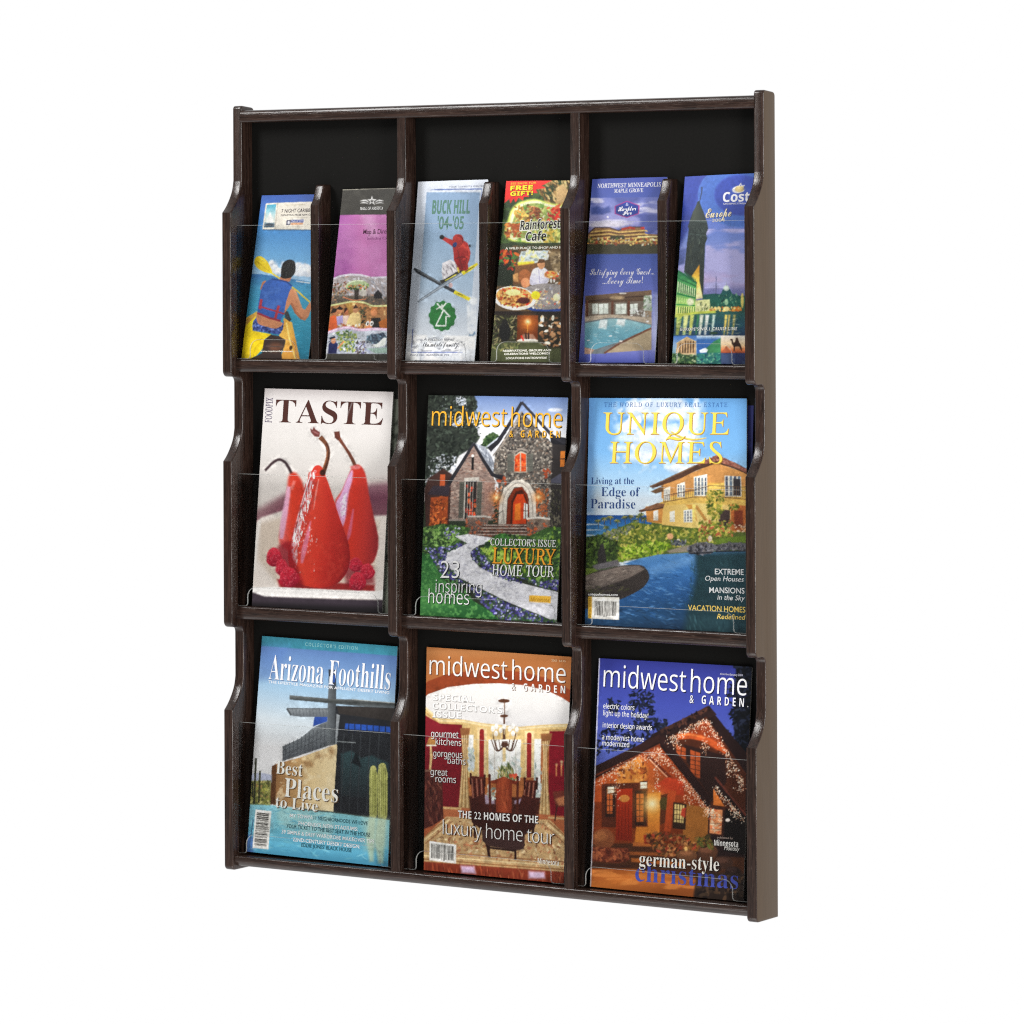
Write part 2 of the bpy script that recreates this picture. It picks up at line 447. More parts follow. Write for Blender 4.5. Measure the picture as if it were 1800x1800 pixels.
    def blur(s, r, pts=None, soft=4):
        k = max(1, int(r * s.k)); im = s.img.copy()
        for _ in range(2):
            for ax in (0, 1):
                acc = np.zeros_like(im)
                pad = [(0, 0)] * 3; pad[ax] = (k, k); p = np.pad(im, pad, mode='edge')
                for i in range(2 * k + 1): acc += np.take(p, range(i, i + im.shape[ax]), axis=ax)
                im = acc / (2 * k + 1)
        if pts is None: s.img = im
        else:
            r_ = s.cov(s.c2p(pts), soft * s.k)
            if r_: s.put(r_[0], r_[1], im[r_[0]])
    def finish(s, warp=0.12, amt=0.13, base=0.012, sat=0.97):
        """the fine irregularity of a printed photograph: wavering outlines and small tonal changes where the picture is busy"""
        k = s.RES; im = s.img
        dx = (s.noise(5.5 / s.s, 901, octs=2) - .5) * 2 * warp * k * 2.2; dy = (s.noise(5.5 / s.s, 902, octs=2) - .5) * 2 * warp * k * 2.2
        yy, xx = np.mgrid[0:s.h, 0:s.w]
        x = np.clip(xx + dx, 0, s.w - 1.001); y = np.clip(yy + dy, 0, s.h - 1.001); xi, yi = x.astype(int), y.astype(int); fx, fy = (x - xi)[..., None], (y - yi)[..., None]
        im = (im[yi, xi] * (1 - fx) + im[yi, xi + 1] * fx) * (1 - fy) + (im[yi + 1, xi] * (1 - fx) + im[yi + 1, xi + 1] * fx) * fy
        g = im.mean(2); e = np.abs(np.diff(g, axis=0, prepend=g[:1])) + np.abs(np.diff(g, axis=1, prepend=g[:, :1]))
        keep, s.img = s.img, np.repeat(e[..., None], 3, 2); s.blur(5 / s.s); e = np.clip(s.img[..., 0] / 16, 0, 1); s.img = keep
        n = (s.noise(3.2 / s.s, 903, octs=2) - .5) * 2 + (s.noise(13 / s.s, 904, octs=2) - .5) * 1.6
        im = im * (1 + n * (base + amt * e))[..., None]
        l = im.mean(2, keepdims=True); s.img = np.clip(l + (im - l) * sat, 0, 255)
        return s
    def text(s, t, st, p0, p1, cap, col, off=0.0, up=None, sh=None, shd=(3, 4), sho=.01, ref='H', sp=1.0):
        """one line of lettering from baseline start p0 to end p1, capitals cap units tall"""
        if sh is not None: s.texts.append((t, st, (p0[0] + shd[0], p0[1] + shd[1]), (p1[0] + shd[0], p1[1] + shd[1]), cap, sh, off + sho, up, ref, sp))
        s.texts.append((t, st, p0, p1, cap, col, off, up, ref, sp))
    def bars(s, q, n, seed, along=0):
        """a bar code: white box q (TL TR BR BL) with black bars"""
        q = [np.array(p, float) for p in q]; s.poly(q, (236, 234, 228))
        rg = np.random.RandomState(seed); t = 0.07
        def P(u, v): return (q[0] * (1 - u) + q[1] * u) * (1 - v) + (q[3] * (1 - u) + q[2] * u) * v
        while t < 0.93:
            w = rg.choice([.012, .02, .03]); e = .86 if not .42 < t < .56 else .93
            if along == 0: s.poly([P(t, .1), P(t + w, .1), P(t + w, e), P(t, e)], (40, 38, 36))
            else: s.poly([P(.1, t), P(e, t), P(e, t + w), P(.1, t + w)], (40, 38, 36))
            t += w + rg.choice([.014, .02, .034])

def make_sheet(name, corners3, art, parent, nu, nv, bow=lambda u, v: 0 * u, label=None, layer=0.000022):
    """the printed front of a sheet: a fine grid carrying the ink plus the lettering lying on it"""
    TL, TR, BL, BR = [np.array(c) for c in corners3]
    nrm = np.cross(BR - BL, TL - BL); nrm /= np.linalg.norm(nrm)          # faces -Y
    def P(uv, lift=0.0):
        u, v = uv[:, :1], uv[:, 1:2]
        base = (BL * (1 - u) + BR * u) * (1 - v) + (TL * (1 - u) + TR * u) * v
        return base + nrm * (bow(u, v) + lift)
    us, vs_ = np.meshgrid(np.linspace(0, 1, nu + 1), np.linspace(0, 1, nv + 1))
    uv = np.c_[us.ravel(), vs_.ravel()]
    V = [P(uv)]
    px = art.c2p(apply_h(art.Hi, uv)) - .5
    x = np.clip(px[:, 0], 0, art.w - 1.001); y = np.clip(px[:, 1], 0, art.h - 1.001)
    xi, yi = x.astype(int), y.astype(int); fx, fy = (x - xi)[:, None], (y - yi)[:, None]; I = lin(np.clip(art.img, 0, 255))
    col = (I[yi, xi] * (1 - fx) + I[yi, xi + 1] * fx) * (1 - fy) + (I[yi + 1, xi] * (1 - fx) + I[yi + 1, xi + 1] * fx) * fy
    Cc = [np.clip(col * INK, 0, .93)]
    idx = np.arange((nu + 1) * (nv + 1)).reshape(nv + 1, nu + 1)
    a, b_, c, d = idx[:-1, :-1].ravel(), idx[:-1, 1:].ravel(), idx[1:, 1:].ravel(), idx[1:, :-1].ravel()
    F = [np.c_[a, b_, c], np.c_[a, c, d]]
    nbase = len(uv); nt_ = 0
    for (t, st, p0, p1, cap, colr, off, up, ref, sp) in art.texts:
        G, T_ = glyphs(t, st, off, sp)
        if len(G) == 0: continue
        G = G.copy(); lo, hi = G[:, 0].min(), G[:, 0].max()
        p0, p1 = np.array(p0, float), np.array(p1, float)
        upv = np.array(up if up is not None else art.up, float)
        q = p0 + ((G[:, :1] - lo) / (hi - lo)) * (p1 - p0) + upv * (G[:, 1:2] / cap_h(st, ref) * cap)
        guv = apply_h(art.H, q)
        keep = (guv.min(0) > -.01).all() and (guv.max(0) < 1.01).all()
        guv = np.clip(guv, 0.002, .998)
        nt_ += 1
        V.append(P(guv, layer * (nt_ + 2))); Cc.append(np.repeat(np.clip(lin(colr) * INK, 0, .93)[None], len(G), 0))
        # keep every letter facing the reader
        e1 = guv[T_[:, 1]] - guv[T_[:, 0]]; e2 = guv[T_[:, 2]] - guv[T_[:, 0]]
        flip = (e1[:, 0] * e2[:, 1] - e1[:, 1] * e2[:, 0]) < 0
        T2 = T_.copy(); T2[flip] = T2[flip][:, ::-1]
        F.append(T2 + nbase); nbase += len(G)
    V = np.concatenate(V); F = np.concatenate(F); Cc = np.concatenate(Cc)
    me = bpy.data.meshes.new(name)
    me.vertices.add(len(V)); me.vertices.foreach_set('co', V.astype(np.float32).ravel())
    me.loops.add(len(F) * 3); me.loops.foreach_set('vertex_index', F.astype(np.int32).ravel())
    me.polygons.add(len(F)); me.polygons.foreach_set('loop_start', np.arange(0, len(F) * 3, 3, dtype=np.int32))
    me.update(calc_edges=True); me.validate()
    ca = me.color_attributes.new('print', 'FLOAT_COLOR', 'POINT')
    ca.data.foreach_set('color', np.c_[Cc, np.ones(len(Cc))].astype(np.float32).ravel())
    me.shade_smooth()
    o = link(name, me, parent, [PRINT], label)
    return o, P
def block(name, P, parent, t0, t1, mats, inset=0.004, n=10):
    """the leaves behind a cover: a solid that follows the bend of the sheet"""
    bm = bmesh.new(); L = []
    g = np.linspace(inset, 1 - inset, n + 1)
    for lift in (t0, t1):
        us, vs_ = np.meshgrid(g, g); pts = P(np.c_[us.ravel(), vs_.ravel()], -lift)
        L.append([bm.verts.new(p) for p in pts])
    m_ = n + 1; f, k = L
    for j in range(n):
        for i in range(n):
            q = [j * m_ + i, j * m_ + i + 1, (j + 1) * m_ + i + 1, (j + 1) * m_ + i]
            bm.faces.new([f[a] for a in q]); bm.faces.new([k[a] for a in q[::-1]])
    ring = [i for i in range(n)] + [j * m_ + n for j in range(n)] + [n * m_ + i for i in range(n, 0, -1)] + [j * m_ for j in range(n, 0, -1)]
    for a, b_ in zip(ring, ring[1:] + ring[:1]): bm.faces.new([f[b_], f[a], k[a], k[b_]])
    bmesh.ops.recalc_face_normals(bm, faces=bm.faces[:])
    me = bpy.data.meshes.new(name); bm.to_mesh(me); bm.free()
    return link(name, me, parent, mats)
ARTS = {}
# ------------------------------------------------------------------ pictures on the brochures
Z1 = (380, 150, .188889); Z3 = (680, 280, .222222); Z5 = (1000, 290, .216606)
def art_kayak():
    a = Art([(460.3, 343.6), (578, 341.5), (424.4, 630), (542, 631.6)], Z1, 11)
    y = 1429
    a.grad(None, [(0, (58, 92, 172)), (.12, (66, 108, 188)), (.4, (74, 142, 208)), (.75, (110, 170, 218)), (1, (160, 196, 226))], (640, 1020), (560, 1790))
    for cx, cy, rx, ry in [(520, 1665, 28, 36), (545, 1705, 45, 40), (590, 1730, 50, 30), (770, 1680, 40, 32), (830, 1700, 60, 38), (790, 1740, 70, 40), (860, 1740, 60, 45)]:
        a.ell(cx, cy, rx, ry, (226, 230, 238), soft=9)
    a.dabs([(500, 1640), (880, 1660), (880, 1780), (500, 1745)], 60, [(240, 242, 246), (205, 214, 228)], (20, 40), 1.4, soft=3, al=.6)
    sea = [(200, y + 312), (470, y + 335), (950, y + 412), (950, 2600), (150, 2600)]
    a.grad(sea, [(0, (62, 112, 172)), (.15, (70, 148, 190)), (.45, (58, 150, 180)), (1, (36, 118, 146))], (600, 1760), (600, 2540))
    a.dabs(sea, 420, [(92, 170, 200), (48, 128, 160), (80, 160, 190)], (20, 60), 7, rot=4, al=.5)
    a.line([(750, y + 395), (880, y + 412)], 10, (205, 212, 215), 2)
    # ticket
    a.poly([(468, 1102), (930, 1088), (915, 1352), (438, 1350)], (60, 72, 90), 4, al=.6)
    a.grad([(464, 1098), (930, 1082), (912, 1344), (432, 1340)], [(0, (236, 229, 214)), (1, (228, 222, 208))], (700, 1090), (700, 1340))
    a.grad([(474, 1112), (562, 1108), (546, 1322), (446, 1324)], [(0, (70, 168, 200)), (.45, (190, 220, 222)), (.75, (222, 222, 210)), (.8, (120, 140, 150)), (1, (70, 92, 110))], (520, 1108), (505, 1324), 2)
    a.poly([(480, 1240), (505, 1180), (530, 1240), (535, 1280), (470, 1280)], (232, 232, 228), 4); a.ell(500, 1300, 42, 14, (48, 62, 76), soft=3)
    a.line([(578, 1092), (552, 1342)], 5, (170, 160, 145))
    a.line([(640, 1236), (860, 1232)], 4, (190, 182, 170)); a.line([(650, 1116), (830, 1112)], 7, (205, 196, 170), 1)
    a.poly([(662, 1256), (702, 1254), (696, 1300), (656, 1302)], (40, 44, 78)); a.ell(680, 1278, 11, 15, (230, 230, 235))
    a.poly([(706, 1254), (820, 1250), (816, 1276), (702, 1278)], (66, 86, 160)); a.poly([(702, 1281), (816, 1279), (812, 1300), (698, 1302)], (214, 160, 120))
    a.line([(660, 1318), (810, 1315)], 5, (180, 172, 160))
    a.text('7 NIGHT CARIBBEAN', 'sb', (612, 1188), (945, 1178), 34, (70, 62, 66))
    a.text('DEPARTING FROM NEW ORLEANS', 'sb', (606, 1219), (960, 1212), 17, (92, 86, 88))
    a.text('National Travel', 'sb', (712, 1271), (812, 1268), 13, (225, 228, 240))
    # paddle
    a.line([(505, 1735), (620, 1815), (760, y + 485), (875, y + 590)], 15, (226, 204, 70), 1)
    a.poly([(356, 1650), (372, 1602), (412, 1589), (455, 1614), (490, 1655), (528, 1738), (500, 1750), (440, 1733), (385, 1700)], (238, 208, 40), 1, sm=True)
    a.line([(380, 1640), (505, 1735)], 8, (205, 170, 30), 2); a.line([(400, 1600), (470, 1650)], 10, (248, 228, 90), 3)
    # kayak hull
    a.poly([(225, y + 1125), (262, y + 850), (282, y + 735), (385, y + 675), (372, y + 740), (340, y + 790), (345, y + 855), (520, y + 890), (455, y + 935), (440, y + 1020), (380, y + 1085), (300, y + 1125)], (240, 208, 26), 2)
    a.poly([(268, y + 830), (282, y + 735), (385, y + 675), (372, y + 725), (300, y + 785)], (205, 158, 66), 5)
    a.line([(318, y + 1110), (325, y + 1010), (360, y + 955), (440, y + 930)], 7, (180, 150, 20), 2, sm=True)
    a.grad([(635, y + 735), (712, y + 780), (742, y + 930), (782, y + 1125), (600, y + 1125), (650, y + 960), (590, y + 900), (620, y + 850)], [(0, (214, 158, 62)), (.5, (236, 186, 80)), (1, (205, 146, 60))], (600, y + 800), (760, y + 900), 2)
    a.line([(660, y + 780), (690, y + 950), (740, y + 1115)], 14, (246, 214, 120), 4); a.ell(700, y + 1015, 14, 22, (60, 44, 30), 15, 3)
    a.poly([(640, y + 680), (672, y + 672), (705, y + 752), (690, y + 775), (650, y + 740)], (56, 60, 66), 2)
    a.poly([(515, y + 893), (590, y + 905), (652, y + 940), (640, y + 1000), (612, y + 1060), (618, y + 1125), (300, y + 1125), (430, y + 1065), (450, y + 945)], (58, 46, 42), 3)
    a.ell(560, y + 1010, 60, 40, (120, 74, 52), soft=30, al=.8); a.line([(470, y + 1000), (640, y + 1005)], 14, (84, 66, 58), 4)
    # paddler
    a.poly([(345, y + 770), (385, y + 720), (400, y + 790), (480, y + 825), (560, y + 838), (620, y + 790), (640, y + 755), (628, y + 845), (590, y + 892), (480, y + 874), (343, y + 852)], (66, 88, 156), 2)
    a.dabs([(345, y + 770), (390, y + 780), (560, y + 838), (630, y + 770), (620, y + 850), (590, y + 890), (345, y + 850)], 90, [(30, 38, 84), (112, 134, 200), (44, 58, 120)], (10, 22), 1.5)
    a.poly([(388, y + 690), (500, y + 745), (600, y + 770), (624, y + 800), (560, y + 836), (470, y + 818), (390, y + 782)], (198, 132, 92), 2, sm=True)
    a.poly([(470, y + 388), (435, y + 400), (412, y + 470), (430, y + 480)], (184, 118, 84), 2)
    a.poly([(700, y + 462), (748, y + 480), (778, y + 560), (800, y + 645), (832, y + 660), (880, y + 580), (890, y + 640), (862, y + 725), (830, y + 762), (790, y + 748), (738, y + 690), (705, y + 600), (640, y + 700), (618, y + 700), (650, y + 560)], (200, 134, 96), 2)
    a.line([(706, y + 600), (745, y + 685), (800, y + 745)], 22, (168, 102, 70), 6); a.line([(735, y + 480), (770, y + 570), (800, y + 650)], 16, (218, 156, 116), 6)
    a.poly([(606, y + 350), (660, y + 372), (704, y + 338), (712, y + 352), (692, y + 398), (660, y + 400), (596, y + 376)], (192, 124, 90), 2)
    a.poly([(470, y + 398), (525, y + 370), (600, y + 378), (680, y + 402), (716, y + 440), (690, y + 490), (660, y + 580), (640, y + 690), (606, y + 765), (500, y + 738), (386, y + 690), (398, y + 600), (420, y + 480), (446, y + 420)], (56, 96, 176), 2)
    a.line([(525, y + 372), (660, y + 400), (712, y + 440)], 12, (40, 66, 130), 3); a.tex([(420, y + 480), (680, y + 420), (640, y + 690), (400, y + 640)], (78, 120, 198), 60, .45, .65, 5, al=.7)
    a.line([(386, y + 690), (500, y + 738), (606, y + 765)], 18, (150, 48, 62), 2); a.line([(425, y + 562), (412, y + 655)], 24, (172, 54, 66), 2)
    a.line([(400, y + 628), (520, y + 662), (640, y + 700)], 15, (168, 52, 64), 2); a.line([(590, y + 622), (556, y + 742)], 24, (172, 54, 66), 2)
    a.poly([(610, y + 335), (614, y + 270), (640, y + 215), (690, y + 194), (735, y + 212), (746, y + 270), (735, y + 325), (700, y + 362), (650, y + 372), (610, y + 358)], (36, 36, 36), 2, sm=True)
    a.dabs([(630, y + 230), (735, y + 220), (735, y + 310), (640, y + 350)], 40, [(62, 64, 64), (24, 24, 24)], (14, 30), 5, rot=-60, al=.7)
    a.text('www.royalcaribbean.com', 'sb', (415, y + 1052), (718, y + 1054), 14, (240, 236, 225))
    return a
def art_mall():
    a = Art([(602.5, 333.2), (724, 329.5), (572, 633.5), (694, 635.5)], Z1, 12)
    y = 1429
    a.grad(None, [(0, (168, 88, 168)), (.5, (196, 116, 176)), (1, (188, 112, 172))], (1120, 1500), (1600, 1500))
    a.poly([(1130, 1430), (1260, 1430), (1230, 1800), (1040, 1800)], (150, 72, 148), 60, al=.6)
    a.poly([(1350, 1200), (1470, 1200), (1520, 1420), (1420, 1420)], (222, 176, 212), 40, al=.55)
    a.tex([(1120, 1200), (1700, 1200), (1650, 1800), (1060, 1800)], (208, 140, 196), 200, .45, .7, 4, al=.5)
    a.poly([(1120, 940), (1900, 930), (1880, 1200), (1100, 1208)], (58, 56, 51)); a.line([(1176, 972), (1820, 953)], 7, (186, 182, 166), 1); a.tex([(1120, 940), (1900, 930), (1880, 1195), (1100, 1200)], (72, 70, 64), 60, .4, .7, 8)
    st = []
    for i in range(10):
        r = 46 if i % 2 == 0 else 18; t = R(-90 + 36 * i); st.append((1452 + r * math.cos(t), 1076 + r * math.sin(t)))
    for sg in (-1, 1):
        a.line([(1452 + sg * 30, 1090), (1452 + sg * 60, 1072), (1452 + sg * 108, 1078)], [5, 14, 4], (236, 236, 234), sm=True); a.line([(1452 + sg * 34, 1104), (1452 + sg * 70, 1092), (1452 + sg * 110, 1100)], [4, 12, 3], (220, 220, 218), sm=True)
    a.poly(st, (240, 240, 238)); a.poly([(1452 + (x - 1452) * .42, 1078 + (q - 1076) * .42) for x, q in st], (58, 56, 51))
    a.text('MALL OF AMERICA', 'u', (1340, 1160), (1555, 1156), 26, (240, 240, 238), off=.012)
    a.text('Map & Directions', 's', (1370, 1386), (1698, 1379), 44, (84, 32, 66), off=.008)
    a.text('Including Ca', 's', (1408, 1440), (1590, 1436), 26, (140, 66, 128))
    top = [(1040, y + 385), (1085, y + 378), (1150, y + 350), (1250, y + 335), (1350, y + 340), (1450, y + 366), (1600, y + 360), (1700, y + 352)]
    b1 = top + [(1700, y + 640), (1000, y + 640)]
    a.poly(b1, (168, 158, 158), 2); a.line(top, 18, (220, 214, 226), 3)
    a.dabs(b1, 150, [(200, 200, 208), (160, 150, 150), (190, 150, 130), (214, 214, 222)], (14, 50), 3, al=.8)
    a.dabs([(1060, y + 420), (1220, y + 400), (1230, y + 580), (1050, y + 600)], 130, [(150, 92, 52), (196, 140, 90), (90, 60, 44), (226, 196, 160), (120, 60, 40), (80, 96, 70)], (8, 26), 2.2)
    a.poly([(1050, y + 530), (1600, y + 540), (1600, y + 640), (1040, y + 640)], (96, 86, 76), 8); a.dabs([(1050, y + 520), (1600, y + 530), (1600, y + 630), (1040, y + 630)], 150, [(64, 58, 54), (140, 120, 104), (190, 140, 106), (110, 116, 108)], (8, 26), 2.5)
    a.dabs([(1440, y + 380), (1580, y + 380), (1580, y + 560), (1440, y + 520)], 50, [(205, 205, 214), (170, 172, 184), (140, 140, 150)], (16, 46), 4, rot=60)
    a.poly([(1470, y + 520), (1510, y + 478), (1548, y + 520), (1545, y + 560), (1475, y + 560)], (40, 38, 42), 2)
    a.line([(1180, y + 545), (1280, y + 575), (1400, y + 565)], 9, (205, 120, 80), 2, sm=True)
    a.line([(1312, y + 462), (1308, y + 570)], [46, 34], (54, 46, 42), 2); a.ell(1370, y + 500, 32, 40, (196, 190, 180), soft=6)
    dome = [(1210, y + 460), (1225, y + 415), (1290, y + 388), (1370, y + 390), (1420, y + 425), (1425, y + 455), (1390, y + 440), (1310, y + 452), (1250, y + 470)]
    a.poly(dome, (182, 200, 150), 2, sm=True); a.line([(1225, y + 425), (1290, y + 394), (1375, y + 396)], 9, (232, 240, 214), 3, sm=True)
    a.dabs([(1215, y + 440), (1425, y + 430), (1415, y + 475), (1225, y + 480)], 60, [(60, 90, 50), (230, 180, 70), (210, 110, 80), (36, 60, 36), (130, 170, 90)], (10, 22), 1.3)
    w2 = [(1030, y + 632), (1150, y + 610), (1270, y + 590), (1380, y + 600), (1480, y + 632), (1700, y + 618)]
    b2 = w2 + [(1700, y + 880), (1000, y + 880)]
    a.poly(b2, (178, 124, 78), 1)
    a.dabs(b2, 160, [(150, 96, 58), (210, 156, 100), (116, 72, 46), (230, 190, 130)], (14, 44), 2)
    a.poly([(1210, y + 600), (1270, y + 592), (1275, y + 700), (1220, y + 700)], (186, 140, 70), 6); a.dabs([(1340, y + 640), (1400, y + 640), (1400, y + 800), (1345, y + 800)], 50, [(44, 52, 38), (80, 92, 66), (30, 30, 28)], (10, 26), 2)
    a.poly([(1040, y + 870), (1062, y + 730), (1110, y + 708), (1135, y + 810), (1110, y + 870)], (222, 100, 52), 3); a.ell(1106, y + 690, 24, 30, (205, 130, 86), 20, 2); a.poly([(1062, y + 700), (1085, y + 650), (1135, y + 655), (1112, y + 690)], (50, 38, 32), 3)
    a.poly([(1120, y + 730), (1180, y + 715), (1185, y + 800), (1130, y + 815)], (176, 164, 216), 4); a.ell(1150, y + 672, 26, 32, (214, 140, 96), 10, 2); a.poly([(1118, y + 660), (1150, y + 630), (1185, y + 655), (1165, y + 668)], (40, 32, 30), 3)
    a.ell(1212, y + 680, 22, 34, (196, 116, 78), 0, 2); a.poly([(1190, y + 700), (1196, y + 650), (1222, y + 645), (1238, y + 700), (1225, y + 660)], (58, 34, 26), 3); a.poly([(1185, y + 720), (1240, y + 720), (1225, y + 800), (1180, y + 800)], (226, 196, 180), 5)
    a.poly([(1220, y + 820), (1245, y + 720), (1290, y + 690), (1335, y + 700), (1350, y + 770), (1330, y + 830)], (236, 206, 140), 4, sm=True); a.ell(1300, y + 665, 24, 32, (214, 150, 106), 0, 2); a.poly([(1275, y + 655), (1300, y + 615), (1328, y + 650)], (60, 42, 32), 3)
    a.poly([(1440, y + 860), (1445, y + 745), (1530, y + 740), (1545, y + 860)], (40, 38, 38), 3); a.poly([(1385, y + 840), (1440, y + 750), (1455, y + 830), (1420, y + 870)], (222, 140, 92), 4); a.ell(1472, y + 690, 30, 42, (228, 148, 96), 0, 2)
    a.poly([(1440, y + 690), (1455, y + 640), (1500, y + 640), (1508, y + 700), (1480, y + 660)], (206, 130, 74), 4); a.poly([(1515, y + 780), (1600, y + 740), (1600, y + 870), (1530, y + 870)], (186, 104, 46), 5)
    for cx in (1412, 1450): a.ell(cx, y + 795, 16, 24, (238, 236, 232), 15, 1); a.ell(cx + 2, y + 798, 7, 12, (50, 44, 40), 15, 1)
    a.dabs([(1150, y + 790), (1340, y + 800), (1330, y + 850), (1140, y + 850)], 50, [(236, 220, 200), (190, 60, 40), (240, 240, 236), (150, 80, 50)], (10, 26), 2)
    a.line(w2, 16, (206, 208, 128), 2, sm=True); a.line(w2, 6, (232, 232, 180), 2, sm=True)
    w3 = [(1000, y + 892), (1130, y + 848), (1230, y + 832), (1350, y + 856), (1470, y + 846), (1700, y + 858)]
    b3 = w3 + [(1700, y + 1090), (980, y + 1090)]
    a.poly(b3, (188, 194, 206), 1)
    a.dabs(b3, 120, [(220, 222, 232), (150, 160, 180), (120, 130, 130), (200, 200, 214)], (16, 50), 2.2)
    a.dabs([(1120, y + 880), (1240, y + 860), (1310, y + 900), (1290, y + 1060), (1150, y + 1050)], 170, [(84, 112, 60), (56, 84, 50), (130, 150, 60), (176, 180, 70), (100, 128, 84)], (10, 30), 1.8)
    a.poly([(1040, y + 1075), (1050, y + 960), (1090, y + 940), (1135, y + 985), (1120, y + 1075)], (36, 40, 82), 4); a.ell(1092, y + 955, 22, 28, (206, 140, 100), 0, 2); a.line([(1055, y + 935), (1110, y + 920)], 16, (30, 32, 50), 3); a.line([(1130, y + 1030), (1190, y + 960)], 14, (205, 134, 90), 3)
    a.poly([(1390, y + 960), (1440, y + 900), (1560, y + 880), (1600, y + 940), (1540, y + 1000), (1440, y + 980)], (66, 78, 96), 4); a.dabs([(1400, y + 900), (1580, y + 890), (1580, y + 990), (1410, y + 980)], 60, [(40, 50, 66), (120, 150, 170), (90, 110, 120)], (12, 34), 2.4)
    a.poly([(1440, y + 1010), (1500, y + 985), (1560, y + 930), (1590, y + 930), (1570, y + 1000), (1500, y + 1020)], (226, 230, 224), 3); a.poly([(1400, y + 1030), (1600, y + 1020), (1600, y + 1075), (1480, y + 1075)], (150, 176, 164), 6)
    a.dabs([(1310, y + 960), (1390, y + 960), (1400, y + 1080), (1300, y + 1080)], 60, [(70, 60, 96), (110, 90, 70), (150, 150, 190), (60, 60, 40)], (10, 26), 2)
    a.line(w3, 24, (228, 188, 220), 3, sm=True); a.line(w3, 8, (240, 220, 238), 2, sm=True)
    a.poly([(960, y + 1076), (1720, y + 1082), (1720, y + 1200), (940, y + 1200)], (60, 58, 52), 1)
    return a
def art_ski():
    a = Art([(735.1, 319.6), (857.8, 315.6), (712.2, 633.3), (833.8, 634.9)], Z3, 13)
    a.grad(None, [(0, (224, 230, 240)), (.3, (198, 210, 226)), (.75, (206, 214, 226)), (1, (196, 206, 222))], (500, 170), (420, 1600))
    a.poly([(130, 1600), (145, 1390), (260, 1330), (700, 1410), (700, 1600)], (222, 226, 232), 30)
    a.grad([(315, 262), (738, 262), (645, 1425), (232, 1425)], [(0, (140, 168, 200)), (.35, (150, 178, 206)), (.65, (170, 192, 214)), (.85, (198, 208, 220)), (1, (216, 222, 230))], (530, 262), (440, 1425), 2)
    a.tex([(630, 1080), (715, 1100), (700, 1430), (640, 1420)], (232, 236, 240), 60, .3, .6, 3, soft=10); a.tex([(640, 1360), (700, 1360), (700, 1430), (640, 1420)], (130, 160, 190), 18, .5, .6, 9)
    a.tex([(160, 1390), (700, 1400), (690, 1590), (150, 1590)], (240, 240, 240), 70, .4, .6, 5, soft=8); a.tex([(200, 1400), (620, 1420), (620, 1520), (200, 1520)], (158, 160, 166), 14, .55, .68, 7, st=(2.5, .8))
    a.line([(345, 243), (420, 240)], 4, (90, 112, 176), 1); a.line([(380, 241), (752, 236), (744, 335)], 8, (72, 98, 170), 1)
    a.line([(206, 1345), (194, 1528), (560, 1528)], 8, (82, 100, 168), 1); a.line([(560, 1528), (600, 1528)], 4, (120, 132, 180), 1)
    a.text('YOUR COMPLETE WINTER', 's', (492, 226), (770, 218), 12, (96, 104, 136))
    a.text('BUCK HILL', 'mb', (357, 434), (655, 430), 106, (92, 134, 118), off=.016)
    a.text("'04-'05", 'mb', (397, 557), (606, 555), 104, (92, 134, 118), off=.016)
    # skis, jumper
    a.line([(212, 866), (240, 888), (430, 995), (535, 1050)], [14, 30, 26, 26], (58, 62, 68), 1); a.line([(240, 882), (440, 992)], 7, (120, 126, 132), 2)
    a.line([(533, 1052), (655, 1112)], [30, 26], (236, 220, 40), 1); a.line([(560, 1062), (580, 1072), (600, 1082)], 9, (120, 104, 40), 1)
    a.poly([(440, 825), (500, 798), (565, 830), (565, 890), (520, 912), (475, 945), (442, 962), (436, 880)], (224, 220, 224), 2)
    a.dabs([(445, 830), (500, 805), (560, 835), (560, 885), (515, 905), (445, 950)], 46, [(120, 110, 120), (170, 160, 168), (245, 242, 244), (190, 186, 192)], (14, 40), 5, rot=65)
    a.poly([(415, 965), (450, 955), (560, 890), (600, 870), (610, 900), (540, 945), (440, 990)], (52, 50, 44), 2); a.line([(460, 965), (550, 915)], 8, (220, 210, 80), 1); a.ell(505, 1000, 16, 20, (200, 170, 170), 0, 3)
    a.line([(245, 1132), (430, 1010), (600, 906)], [16, 27, 27], (122, 134, 148), 1); a.line([(250, 1128), (595, 908)], 7, (168, 178, 188), 2)
    a.line([(597, 908), (660, 868), (716, 828)], [30, 28, 18], (234, 218, 44), 1); a.line([(620, 896), (640, 880), (690, 850)], 8, (110, 96, 40), 1)
    a.poly([(520, 690), (545, 655), (600, 640), (640, 668), (662, 740), (655, 790), (640, 830), (645, 868), (625, 886), (570, 880), (556, 850), (530, 800), (527, 740)], (166, 42, 40), 2)
    a.poly([(444, 612), (515, 640), (545, 668), (532, 702), (490, 672), (430, 634)], (184, 50, 46), 2); a.ell(436, 620, 20, 18, (38, 40, 42), 0, 2)
    a.line([(560, 700), (600, 680), (640, 720)], 22, (214, 70, 58), 8); a.poly([(535, 760), (600, 740), (640, 800), (600, 880), (560, 860)], (150, 32, 34), 8); a.line([(600, 800), (640, 770)], 14, (206, 62, 52), 5)
